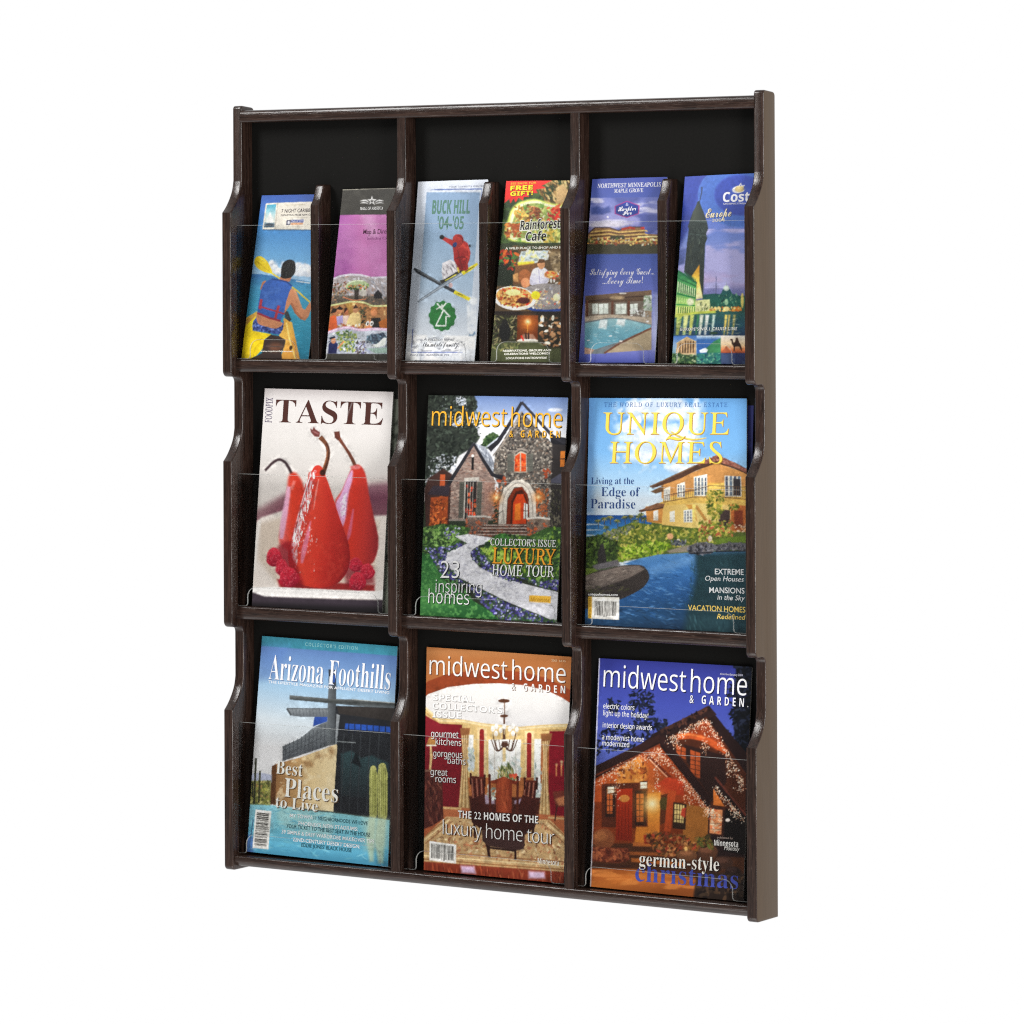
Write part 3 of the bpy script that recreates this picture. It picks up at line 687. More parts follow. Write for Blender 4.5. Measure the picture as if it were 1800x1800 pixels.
    a.line([(535, 792), (600, 775), (645, 800)], 7, (96, 22, 26), 2, sm=True); a.line([(560, 720), (575, 790), (600, 870)], 6, (110, 26, 28), 3, sm=True); a.line([(640, 690), (650, 760), (630, 830)], 9, (206, 72, 60), 3, sm=True); a.poly([(520, 665), (524, 622), (548, 598), (588, 602), (606, 632), (600, 672), (560, 704), (532, 698)], (176, 52, 46), 2, sm=True); a.line([(560, 606), (596, 626), (600, 660)], 10, (120, 30, 32), 3, sm=True); a.ell(538, 680, 16, 22, (44, 60, 110), 30, 2); a.ell(655, 688, 8, 12, (40, 40, 44)); a.line([(560, 860), (570, 900)], 12, (226, 200, 70), 3)
    # round green badge
    pts = []
    for i in range(48):
        r = 114 if (i // 2) % 2 == 0 else 104; t = 2 * math.pi * i / 48; pts.append((441 + r * .97 * math.cos(t), 1243 + 1.07 * r * math.sin(t)))
    a.poly(pts, (46, 122, 60), 1)
    wl = (232, 238, 232)
    a.line([(452, 1192), (388, 1320), (468, 1320), (470, 1246), (502, 1247)], 12, wl, 1); a.line([(388, 1318), (470, 1320)], 12, wl, 1); a.line([(502, 1250), (446, 1190)], 12, wl, 1)
    a.line([(396, 1142), (450, 1200)], 11, wl, 1); a.line([(392, 1190), (446, 1160)], 11, wl, 1); a.line([(430, 1190), (470, 1140)], 11, wl, 1); a.line([(436, 1150), (440, 1180)], 9, wl, 1)
    a.text('A vacation for all', 'k', (292, 1438), (535, 1440), 26, (120, 122, 128)); a.text('the whole family!', 'sc', (286, 1482), (572, 1484), 34, (74, 76, 82), off=.006)
    a.text('BUCK HILL, BURNSVILLE, MN', 's', (188, 1556), (492, 1556), 13, (92, 98, 120))
    return a
def art_jungle():
    a = Art([(890, 318.2), (1016, 317.3), (862.2, 635.6), (986.5, 638.3)], Z3, 14)
    a.grad(None, [(0, (46, 62, 38)), (1, (34, 44, 30))], (1000, 170), (1000, 700)); a.tex(None or [(780, 160), (1520, 160), (1520, 760), (780, 760)], (66, 88, 48), 60, .45, .6, 3)
    a.dabs([(1180, 165), (1520, 165), (1520, 400), (1260, 380)], 150, [(176, 142, 92), (112, 84, 50), (206, 180, 128), (70, 60, 40), (140, 116, 60)], (16, 60), 3, rot=60)
    a.poly([(1340, 230), (1400, 190), (1440, 260), (1400, 340), (1345, 350)], (208, 174, 124), 8)
    burst = [(940, 165), (1310, 168), (1225, 212), (1262, 228), (1180, 240), (1195, 270), (1120, 268), (1128, 300), (1085, 300), (1080, 330), (1045, 305), (1020, 345), (1005, 312), (980, 352), (968, 318), (930, 350)]
    a.poly(burst, (204, 46, 42), 1)
    a.text('SEE BACK FOR', 'sb', (980, 201), (1186, 194), 16, (236, 190, 60))
    a.text('FREE', 'mb', (976, 248), (1157, 240), 36, (250, 226, 44), off=.02, sh=(70, 24, 20), shd=(3, 4)); a.text('GIFT!', 'mb', (976, 292), (1157, 284), 34, (250, 226, 44), off=.02, sh=(70, 24, 20), shd=(3, 4))
    rim = [(930, 590), (960, 480), (1000, 380), (1090, 330), (1190, 320), (1290, 350), (1400, 370), (1500, 420), (1510, 620), (1400, 690), (1180, 690), (1080, 660), (980, 650)]
    a.poly(rim, (206, 222, 110), 14, sm=True); a.poly([((x - 1220) * .93 + 1220, (q - 510) * .93 + 510) for x, q in rim], (232, 240, 178), 8, sm=True)
    inn = [((x - 1220) * .84 + 1220, (q - 500) * .82 + 500) for x, q in rim]
    a.poly(inn, (136, 150, 84), 4, sm=True)
    a.dabs(inn, 260, [(150, 170, 96), (90, 120, 60), (206, 210, 140), (214, 176, 110), (120, 90, 56), (236, 236, 200)], (12, 36), 2.4)
    for px, py, n, c in [(1175, 430, 40, [(120, 66, 40), (160, 96, 60), (84, 50, 34)]), (1065, 440, 34, [(176, 130, 60), (120, 88, 44), (206, 170, 90)]), (1000, 570, 46, [(170, 84, 44), (206, 120, 60), (130, 70, 40)]), (1330, 430, 40, [(196, 50, 40), (220, 90, 60), (160, 40, 34)]), (1300, 620, 40, [(190, 160, 70), (220, 200, 110), (120, 120, 50)])]:
        a.dabs([(px - 60, py - 60), (px + 60, py - 55), (px + 55, py + 55), (px - 55, py + 60)], n, c, (20, 46), 2)
    for bx, by, an in [(1090, 400, -60), (1240, 390, -120), (1140, 620, 70), (1060, 630, 120)]:
        for d in (-40, -20, 0, 20, 40): a.line([(bx, by), (bx + 46 * math.cos(R(an + d)), by + 46 * math.sin(R(an + d)))], [9, 3], (92, 132, 62), 1)
    for nm, p0, p1, cp in [('Rainforest', (1058, 566), (1372, 548), 74), ('Cafe', (1102, 652), (1262, 648), 70)]:
        a.text(nm, 'mb', (p0[0] - 6, p0[1] + 3), (p1[0] + 6, p1[1] + 3), cp + 3, (240, 240, 226), off=.055); a.text(nm, 'mb', p0, p1, cp, (30, 28, 26), off=.004)
    # photographs
    y0 = [(780, 690), (1520, 680), (1520, 1250), (780, 1250)]
    a.poly([(780, 672), (1520, 665), (1520, 728), (780, 735)], (52, 62, 42), 3)
    a.text('A WILD PLACE TO SHOP AND EAT', 'sb', (938, 719), (1420, 712), 17, (240, 238, 224), off=.02)
    a.poly([(780, 735), (1520, 728), (1520, 1250), (780, 1250)], (84, 68, 50), 3); a.tex(y0, (92, 72, 48), 70, .45, .6, 6)
    a.poly([(860, 735), (1040, 730), (1000, 1010), (840, 1010)], (30, 38, 28), 12); a.dabs([(900, 735), (1040, 735), (1020, 880), (880, 850)], 50, [(176, 50, 36), (206, 100, 44), (70, 110, 56), (130, 40, 34)], (20, 56), 2.4)
    a.poly([(1065, 735), (1285, 728), (1280, 800), (1180, 830), (1040, 830)], (196, 206, 206), 6); a.dabs([(1065, 735), (1285, 728), (1280, 800), (1045, 830)], 50, [(236, 226, 150), (176, 190, 200), (236, 236, 226), (140, 150, 150)], (14, 46), 2); a.line([(1040, 835), (1170, 830)], 30, (236, 200, 70), 8)
    a.poly([(1285, 740), (1520, 730), (1520, 960), (1330, 950)], (130, 112, 84), 10); a.dabs([(1290, 740), (1500, 740), (1500, 930), (1300, 920)], 50, [(160, 140, 110), (96, 80, 60), (190, 170, 140)], (20, 50), 2)
    a.poly([(1020, 850), (1190, 830), (1180, 960), (1000, 1000)], (110, 74, 46), 10)
    a.ell(1095, 935, 52, 56, (150, 92, 56), 0, 6); a.ell(1100, 985, 36, 40, (206, 140, 100), 0, 5); a.poly([(1000, 920), (1040, 905), (1045, 980), (1000, 970)], (186, 140, 90), 5)
    a.poly([(1140, 1000), (1150, 900), (1190, 865), (1255, 868), (1290, 930), (1260, 1000)], (206, 204, 220), 4, sm=True); a.line([(1205, 880), (1215, 990)], 6, (160, 156, 180), 2); a.ell(1224, 838, 30, 40, (206, 150, 108), 0, 3); a.poly([(1195, 830), (1210, 795), (1250, 798), (1256, 825)], (90, 62, 40), 3)
    a.ell(1300, 920, 52, 30, (214, 160, 90), 0, 4); a.dabs([(1250, 900), (1500, 900), (1500, 1000), (1270, 990)], 60, [(226, 190, 130), (196, 70, 50), (240, 236, 226), (150, 96, 60)], (12, 34), 2)
    a.ell(1270, 1110, 230, 112, (44, 66, 130), 0, 4); a.ell(1270, 1094, 226, 104, (140, 134, 132), 0, 4); a.dabs([(1120, 1030), (1480, 1020), (1480, 1180), (1150, 1190)], 110, [(206, 80, 60), (226, 200, 150), (150, 150, 160), (236, 230, 220), (170, 130, 100)], (10, 30), 2)
    a.ell(1012, 1106, 172, 94, (236, 232, 222), 6, 2); a.ell(1012, 1096, 150, 78, (196, 150, 90), 6, 4)
    a.dabs([(880, 1040), (1000, 1015), (1150, 1060), (1140, 1150), (1000, 1180), (890, 1140)], 240, [(206, 150, 84), (150, 86, 44), (236, 200, 130), (190, 50, 36), (110, 60, 34), (226, 176, 100)], (10, 34), 1.8)
    a.ell(1000, 1060, 60, 26, (226, 214, 150), 0, 3); a.ell(1085, 1125, 52, 26, (70, 30, 30), 0, 6); a.ell(1182, 1084, 36, 34, (236, 206, 50), 0, 3); a.ell(1345, 1100, 26, 30, (232, 226, 180), 0, 3)
    a.poly([(780, 1205), (1520, 1215), (1520, 1245), (780, 1240)], (36, 30, 28), 6)
    a.poly([(780, 1238), (1520, 1245), (1520, 1520), (780, 1520)], (40, 36, 28), 2)
    a.dabs([(790, 1240), (1035, 1240), (1030, 1500), (790, 1500)], 190, [(110, 110, 70), (64, 72, 44), (160, 150, 110), (44, 50, 34)], (14, 46), 4)
    a.ell(935, 1370, 46, 80, (24, 24, 24), 0, 5); a.ell(935, 1296, 24, 26, (30, 29, 28), 0, 4)
    a.poly([(1036, 1240), (1200, 1243), (1195, 1450), (1030, 1450)], (96, 46, 22), 3); a.glow(1116, 1300, 110, (236, 140, 60), .95); a.glow(1116, 1290, 40, (255, 236, 190)); a.line([(1116, 1300), (1116, 1380)], 6, (226, 150, 70), 2)
    a.poly([(1050, 1440), (1080, 1390), (1160, 1390), (1190, 1440)], (150, 110, 90), 6); a.ell(1116, 1442, 84, 16, (230, 222, 214), 0, 3); a.line([(1100, 1380), (1106, 1430)], 12, (50, 34, 30), 2); a.line([(1124, 1380), (1124, 1430)], 12, (50, 34, 30), 2); a.line([(1066, 1400), (1084, 1440)], 12, (190, 40, 30), 3)
    a.dabs([(1210, 1255), (1520, 1255), (1520, 1500), (1220, 1480)], 120, [(232, 222, 206), (160, 116, 80), (110, 76, 52), (206, 160, 116), (76, 56, 44)], (14, 50), 2)
    a.poly([(780, 1490), (870, 1470), (960, 1445), (1200, 1450), (1280, 1500), (1520, 1500), (1520, 1680), (770, 1680)], (66, 70, 46), 14); a.dabs([(820, 1470), (1050, 1450), (1050, 1500), (830, 1520)], 50, [(90, 100, 60), (130, 126, 84), (50, 56, 36)], (14, 40), 3)
    a.text('RESERVATIONS, GROUPS AND', 'sb', (920, 1526), (1302, 1524), 15, (240, 238, 226), off=.02); a.text('CELEBRATIONS WELCOMED!', 'sb', (930, 1551), (1292, 1549), 15, (240, 238, 226), off=.02); a.text('LOCATIONS NATIONWIDE', 'sb', (944, 1584), (1268, 1583), 15, (240, 238, 226), off=.02)
    l = a.img.mean(2, keepdims=True); a.img = np.clip((l + (a.img - l) * 1.12) * 1.13 + 3, 0, 250)
    return a
def art_hotel():
    a = Art([(1041.2, 314.9), (1173, 311), (1016.9, 638.3), (1150.5, 637.7)], Z5, 15)
    a.grad(None, [(0, (70, 84, 164)), (.1, (80, 96, 172)), (.42, (72, 92, 168)), (.62, (100, 110, 186)), (.82, (156, 160, 208)), (.93, (110, 116, 184)), (1, (70, 80, 160))], (500, 100), (450, 1610))
    a.grad([(60, 700), (200, 690), (180, 1610), (40, 1610)], [(0, (66, 80, 160)), (1, (66, 78, 160))], (60, 700), (60, 1600), 40, al=.4); a.poly([(690, 1040), (800, 1040), (800, 1500), (680, 1500)], (200, 204, 228), 30, al=.5)
    ph = [(150, 268), (840, 258), (840, 716), (110, 722)]
    a.grad(ph, [(0, (112, 122, 190)), (.25, (140, 146, 204)), (.5, (150, 150, 204)), (1, (110, 106, 156))], (450, 265), (430, 640), 1)
    a.tex([(150, 268), (840, 258), (840, 560), (130, 560)], (88, 98, 164), 110, .46, .62, 5, st=(1.8, .8)); a.tex([(150, 268), (840, 258), (840, 560), (130, 560)], (196, 196, 226), 80, .56, .7, 8, st=(2, .6))
    a.poly([(175, 340), (230, 330), (280, 350), (330, 330), (340, 380), (280, 400), (180, 400)], (74, 88, 154), 14); a.poly([(160, 470), (330, 450), (520, 470), (420, 505), (200, 505)], (222, 216, 230), 22, al=.9); a.ell(318, 420, 8, 8, (240, 238, 246), soft=4)
    a.poly([(130, 640), (840, 630), (840, 716), (110, 722)], (72, 70, 54), 3)
    bld = [(150, 560), (210, 505), (330, 505), (405, 530), (500, 500), (612, 500), (622, 556), (840, 566), (840, 640), (140, 640)]
    a.poly(bld, (150, 112, 76), 2)
    for q, n in ((528, 4), (556, 5), (584, 6), (610, 6)): a.line([(170, q + 14), (330, q), (410, q + 16), (620, q), (640, q + 8)], 9, (226, 190, 110), 2)
    for q in (542, 570, 598): a.line([(170, q + 14), (330, q), (410, q + 14), (620, q)], 5, (74, 54, 44), 1)
    a.line([(155, 556), (212, 506), (330, 506), (405, 530), (500, 502), (612, 502)], 10, (80, 62, 66), 2); a.line([(430, 520), (500, 505), (540, 515)], 18, (176, 62, 50), 4); a.line([(585, 510), (615, 510)], 18, (190, 60, 60), 4)
    a.poly([(330, 600), (345, 572), (450, 568), (460, 600)], (70, 66, 50), 4); a.line([(560, 580), (840, 575)], 10, (240, 228, 160), 2)
    a.dabs([(150, 590), (560, 590), (720, 600), (720, 650), (150, 640)], 150, [(240, 220, 130), (220, 160, 70), (250, 244, 210), (120, 70, 50), (170, 70, 50), (90, 110, 60)], (10, 26), 1.6)
    hexa = [(375, 332), (475, 290), (577, 326), (572, 394), (474, 428), (374, 396)]
    a.poly([((x - 475) * 1.0 + 475, (q - 360) * 1.0 + 360) for x, q in hexa], (172, 62, 132), 1); a.poly([((x - 475) * .92 + 475, (q - 360) * .9 + 360) for x, q in hexa], (48, 66, 144), 1)
    a.line([(475, 306), (475, 326)], 5, (226, 226, 236)); a.line([(464, 322), (475, 328), (486, 322)], 4, (226, 226, 236))
    a.text('Hampton', 'sc', (402, 374), (548, 366), 36, (240, 240, 246), off=.012); a.text('Inn', 'sc', (440, 406), (512, 400), 34, (240, 240, 246), off=.012)
    a.text('NORTHWEST MINNEAPOLIS', 'u', (232, 186), (746, 173), 33, (236, 236, 242), off=.008); a.text('MAPLE GROVE', 'u', (370, 224), (606, 219), 29, (236, 236, 242), off=.008)
    a.text('Satisfying Every Guest...', 'sc', (170, 892), (692, 884), 52, (236, 234, 242), off=-.004); a.text('...Every Time!', 'sc', (276, 964), (600, 956), 52, (236, 234, 242), off=-.004)
    P = [(132, 1062), (672, 1012), (670, 1500), (128, 1536)]
    a.poly(P, (150, 130, 108))
    a.grad([(132, 1062), (672, 1012), (672, 1110), (132, 1120)], [(0, (120, 96, 76)), (1, (84, 64, 50))], (300, 1030), (300, 1115)); a.line([(132, 1108), (520, 1066), (672, 1058)], 10, (70, 52, 44), 2); a.ell(395, 1075, 60, 16, (176, 150, 116), soft=12); a.ell(440, 1040, 30, 7, (230, 224, 214), 0, 4)
    a.poly([(160, 1120), (620, 1100), (620, 1235), (160, 1240)], (120, 108, 96), 3)
    for x0, x1 in ((190, 238), (244, 322), (382, 470), (500, 560)): a.poly([(x0, 1126), (x1, 1122), (x1, 1206), (x0, 1210)], (216, 224, 214), 3); a.line([((x0 + x1) / 2, 1126), ((x0 + x1) / 2, 1206)], 4, (150, 150, 140), 1)
    for x in (148, 356, 488): a.line([(x, 1100), (x, 1235)], 20, (104, 66, 50), 2)
    a.poly([(610, 1060), (672, 1052), (672, 1180), (610, 1180)], (186, 196, 184), 4); a.dabs([(610, 1060), (670, 1060), (670, 1180), (610, 1180)], 24, [(120, 140, 110), (220, 224, 216), (150, 160, 150)], (14, 34), 2)
    a.dabs([(500, 1160), (660, 1170), (660, 1230), (500, 1230)], 40, [(232, 232, 230), (120, 110, 104), (200, 200, 196)], (10, 24), 2)
    a.poly([(130, 1232), (340, 1212), (672, 1236), (672, 1300), (130, 1290)], (184, 168, 148), 4)
    a.poly([(130, 1272), (345, 1236), (480, 1246), (670, 1292), (668, 1322), (410, 1452), (290, 1534), (128, 1536)], (112, 120, 124), 2); a.grad([(131, 1284), (345, 1246), (480, 1256), (666, 1298), (664, 1316), (400, 1440), (210, 1500), (128, 1482)], [(0, (150, 190, 196)), (.4, (110, 166, 182)), (1, (92, 152, 172))], (350, 1250), (350, 1490), 1)
    for x0, x1, q0, q1 in ((240, 316, 1256, 1334), (384, 462, 1252, 1304)): a.poly([(x0 + 16, q0), (x1, q0), (x1 - 8, q1), (x0, q1 - 10)], (222, 232, 232), 8)
    a.dabs([(160, 1300), (620, 1300), (400, 1420), (160, 1460)], 50, [(150, 196, 206), (100, 150, 170), (200, 220, 222)], (10, 40), 5, rot=0, al=.6)
    a.poly([(668, 1322), (670, 1500), (300, 1528), (410, 1452)], (168, 150, 122), 2); a.line([(668, 1322), (410, 1452), (290, 1530)], 16, (112, 74, 58), 2); a.poly([(128, 1482), (210, 1500), (180, 1536), (128, 1536)], (176, 140, 120), 6)
    a.ell(340, 1388, 14, 5, (240, 240, 240)); a.ell(425, 1430, 16, 6, (236, 232, 226)); a.ell(158, 1425, 12, 5, (240, 240, 240)); a.ell(638, 1268, 12, 7, (240, 240, 240))
    return a
def art_cruise():
    a = Art([(1204, 310.6), (1342, 304), (1180.9, 637.2), (1318, 639.3)], Z5, 16)
    a.grad(None, [(0, (66, 82, 174)), (.2, (84, 108, 196)), (.4, (118, 140, 212)), (.55, (150, 156, 216)), (.66, (186, 168, 208)), (.72, (120, 122, 176)), (1, (60, 70, 120))], (1150, 80), (1130, 1380))
    a.poly([(920, 80), (1080, 80), (1040, 300), (1000, 480), (880, 700)], (56, 74, 164), 24)
    a.poly([(880, 690), (960, 680), (940, 800), (880, 820)], (84, 98, 160), 12); a.ell(1190, 735, 70, 12, (112, 116, 176), soft=12, al=.9); a.tex([(1120, 520), (1450, 520), (1450, 1000), (1110, 1000)], (176, 174, 224), 110, .48, .64, 5, st=(1.8, .7))
    for rx, ry, c, al in ((350, 262, (88, 128, 206), .85), (345, 255, (76, 112, 196), .7), (215, 170, (70, 92, 184), .8), (205, 160, (64, 82, 176), .8), (100, 80, (80, 104, 192), .6)):
        a.ell(1400, 245, rx, ry, c, 0, 3, al=al)
    tw = [(1047, 300), (1062, 290), (1082, 340), (1118, 430), (1130, 470), (1138, 520), (1122, 560), (1130, 600), (1114, 640), (1096, 1080), (1052, 1080), (1000, 930), (938, 870), (964, 620), (976, 520), (968, 500), (990, 440), (1010, 380), (1030, 360)]
    a.line([(1086, 178), (1082, 225), (1060, 330)], [12, 10, 6], (56, 68, 96), 2); a.poly(tw, (50, 60, 58), 2)
    a.grad([(1010, 385), (1050, 310), (1110, 420), (1122, 455), (995, 450)], [(0, (78, 86, 76)), (1, (52, 62, 62))], (1020, 400), (1110, 400), 4)
    a.line([(984, 452), (1128, 464)], 8, (80, 96, 92), 2); a.line([(985, 560), (1120, 575)], 8, (74, 90, 86), 3); a.dabs([(985, 470), (1115, 480), (1095, 640), (975, 620)], 40, [(66, 80, 76), (36, 46, 46), (88, 100, 90)], (10, 30), 3, rot=90)
    a.dabs([(970, 640), (1105, 650), (1080, 900), (950, 850)], 60, [(62, 70, 62), (42, 50, 48)], (20, 60), 5, rot=95)
    a.grad([(1066, 808), (1000, 905), (1044, 960), (1030, 1090), (1094, 1080), (1066, 940)], [(0, (222, 150, 40)), (.5, (248, 210, 80)), (1, (250, 240, 180))], (1050, 820), (1050, 1060), 5)
    lb = [(884, 850), (940, 880), (1042, 962), (1032, 1200), (864, 1225)]
    a.grad(lb, [(0, (44, 128, 80)), (.4, (96, 180, 96)), (.75, (170, 216, 110)), (1, (226, 226, 90))], (960, 870), (930, 1220), 2)
    a.line([(892, 862), (1042, 958)], 16, (28, 96, 62), 3); a.line([(888, 918), (1040, 985)], 9, (36, 108, 66), 2); a.line([(880, 1042), (1034, 1080)], 12, (30, 120, 70), 3); a.line([(872, 1130), (1032, 1140)], 9, (40, 130, 70), 3)
    for i in range(9): x = 890 + i * 17; a.line([(x, 945 + i * 7), (x - 4, 1030 + i * 5)], 7, (224, 240, 190), 2); a.line([(x + 8, 955 + i * 7), (x + 4, 1030 + i * 5)], 6, (30, 84, 54), 2)
    for i in range(8): x = 884 + i * 19; a.line([(x, 1070 + i * 4), (x - 3, 1120)], 7, (214, 236, 150), 2); a.line([(x, 1150), (x - 4, 1205)], 8, (240, 240, 150), 2); a.line([(x + 9, 1150), (x + 5, 1200)], 7, (50, 120, 50), 2)
    for i in range(10): a.line([(945 + i * 10, 905 + i * 6), (945 + i * 10, 868 + i * 6)], 4, (44, 128, 84), 1)
    a.grad([(1094, 1052), (1200, 1044), (1240, 1050), (1258, 1012), (1288, 975), (1318, 1012), (1335, 1046), (1400, 1062), (1500, 1060), (1500, 1195), (1090, 1195)], [(0, (36, 74, 84)), (.6, (36, 100, 84)), (1, (44, 84, 72))], (1280, 990), (1280, 1190), 3)
    a.ell(1286, 1000, 24, 22, (196, 210, 200), 0, 5); a.line([(1286, 950), (1286, 985)], 4, (150, 160, 170), 1); a.line([(1204, 905), (1206, 1050)], 5, (90, 96, 140), 1); a.line([(1196, 950), (1200, 1046)], 3, (110, 110, 150), 1)
    a.dabs([(1220, 1060), (1370, 1050), (1370, 1150), (1220, 1150)], 50, [(24, 60, 60), (70, 130, 110), (120, 170, 130), (30, 80, 74)], (10, 26), 2, rot=90)
    a.ell(1285, 1112, 15, 26, (150, 190, 150), 0, 4)
    a.poly([(1030, 1098), (1150, 1090), (1156, 1185), (1030, 1200)], (226, 228, 160), 3); a.dabs([(1040, 1120), (1150, 1115), (1150, 1180), (1040, 1185)], 30, [(120, 130, 80), (250, 244, 200), (90, 110, 60)], (10, 30), 3, rot=90); a.ell(990, 1110, 28, 30, (236, 240, 200), 0, 8)
    a.dabs([(1150, 1150), (1400, 1155), (1400, 1185), (1150, 1185)], 50, [(240, 170, 70), (250, 220, 140), (220, 120, 40)], (12, 28), 1.4); a.ell(1285, 1168, 26, 20, (250, 226, 150), 0, 6); a.ell(1415, 1100, 12, 60, (226, 206, 110), 0, 5)
    a.grad([(850, 1215), (1040, 1196), (1500, 1186), (1500, 1390), (840, 1390)], [(0, (46, 92, 86)), (.5, (40, 84, 100)), (1, (40, 62, 96))], (1200, 1190), (1200, 1385), 3)
    a.line([(862, 1225), (1030, 1200), (1200, 1190)], 20, (190, 200, 80), 6)
    for x, w_, c in ((900, 44, (190, 200, 90)), (955, 40, (240, 240, 150)), (1005, 34, (226, 226, 110)), (1056, 20, (60, 130, 80)), (1085, 30, (244, 244, 220)), (1130, 30, (250, 250, 240)), (1185, 22, (220, 236, 220)), (1284, 20, (240, 200, 90)), (1310, 14, (230, 190, 90)), (1352, 20, (200, 180, 100))):
        a.line([(x, 1215), (x - 10, 1300), (x - 20, 1375)], [w_, w_ * .8, w_ * .5], c, 8, al=.9)
    a.dabs([(850, 1240), (1400, 1220), (1400, 1380), (840, 1380)], 120, [(40, 90, 90), (236, 240, 200), (60, 120, 90), (30, 70, 90)], (14, 46), 5, rot=0, al=.4)
    a.ell(1180, 1362, 36, 10, (44, 70, 50), 0, 4)
    a.text("EUROPE'S NO.1 CRUISE LINE", 'sb', (908, 1342), (1370, 1338), 24, (240, 240, 236), sh=(40, 60, 60), shd=(2, 2), sp=1.25)
    b = 1382
    a.grad([(820, b), (1042, b), (1042, 1625), (800, 1625)], [(0, (70, 120, 200)), (.5, (150, 184, 222)), (1, (120, 160, 170))], (940, b), (940, 1530))
    a.poly([(868, 1520), (880, 1440), (960, 1388), (1036, 1430), (1036, 1525), (900, 1535)], (196, 160, 116), 2); a.line([(872, 1446), (960, 1396), (1036, 1432)], 9, (226, 200, 150), 1)
    for x in range(905, 1036, 22): a.line([(x, 1442 if x < 940 else 1424), (x - 3, 1520)], 9, (78, 54, 40), 1)
    a.line([(866, 1535), (1036, 1528)], 14, (206, 180, 140), 3); a.poly([(815, 1520), (1042, 1545), (1042, 1625), (800, 1625)], (50, 84, 52), 6); a.dabs([(810, 1520), (1042, 1540), (1042, 1615), (800, 1610)], 110, [(50, 84, 52), (110, 140, 84), (170, 180, 140), (30, 60, 44)], (12, 34), 2)
    a.grad([(1042, b), (1238, b), (1238, 1625), (1042, 1625)], [(0, (220, 232, 240)), (.15, (60, 110, 180)), (.55, (50, 96, 170)), (1, (44, 100, 130))], (1140, b), (1140, 1600)); a.poly([(1110, 1490), (1180, 1430), (1238, 1400), (1238, 1520), (1130, 1530)], (60, 130, 84), 6); a.poly([(1060, 1500), (1110, 1480), (1135, 1498), (1120, 1518), (1070, 1520)], (226, 232, 236), 3)
    a.poly([(1042, 1528), (1238, 1518), (1238, 1625), (1042, 1625)], (36, 100, 96), 6); a.dabs([(1042, 1530), (1238, 1525), (1238, 1615), (1042, 1615)], 90, [(40, 110, 100), (80, 150, 120), (30, 70, 90), (120, 170, 140)], (12, 30), 2)
    a.grad([(1238, b), (1500, b), (1500, 1522), (1238, 1522)], [(0, (232, 226, 216)), (.55, (240, 206, 160)), (.85, (214, 116, 66)), (1, (150, 70, 44))], (1330, b), (1330, 1520)); a.poly([(1250, 1508), (1282, 1464), (1312, 1506)], (176, 96, 64), 4)
    a.poly([(1312, 1418), (1318, 1406), (1334, 1410), (1340, 1440), (1352, 1432), (1362, 1396), (1374, 1398), (1386, 1436), (1398, 1452), (1410, 1506), (1402, 1506), (1384, 1470), (1352, 1472), (1348, 1510), (1340, 1510), (1340, 1470), (1326, 1450), (1324, 1424)], (60, 40, 34), 1)
    a.poly([(1238, 1522), (1500, 1522), (1500, 1625), (1238, 1625)], (42, 52, 92), 2); a.tex([(1238, 1522), (1500, 1522), (1500, 1620), (1238, 1620)], (60, 76, 110), 40, .45, .6, 4)
    # line emblem and lettering
    a.ell(1388, 200, 52, 30, (238, 238, 240), -8, 1); a.ell(1398, 196, 40, 26, (222, 200, 140), -8, 2); a.line([(1392, 175), (1408, 150), (1415, 172), (1440, 168)], 9, (236, 234, 226), 1); a.line([(1436, 170), (1432, 205)], 8, (74, 90, 176), 2)
    a.text('Costa', 'mb', (1258, 302), (1535, 294), 78, (242, 242, 246), off=.006); a.text('CRUISING ITALIAN STYLE', 's', (1262, 324), (1540, 316), 13, (230, 230, 240), off=.008)
    a.text('Europe', 'sc', (1116, 432), (1328, 418), 74, (240, 228, 190), off=.002, sh=(44, 62, 120), shd=(3, 3)); a.text('2004', 's', (1170, 466), (1275, 460), 26, (226, 216, 190))
    return a
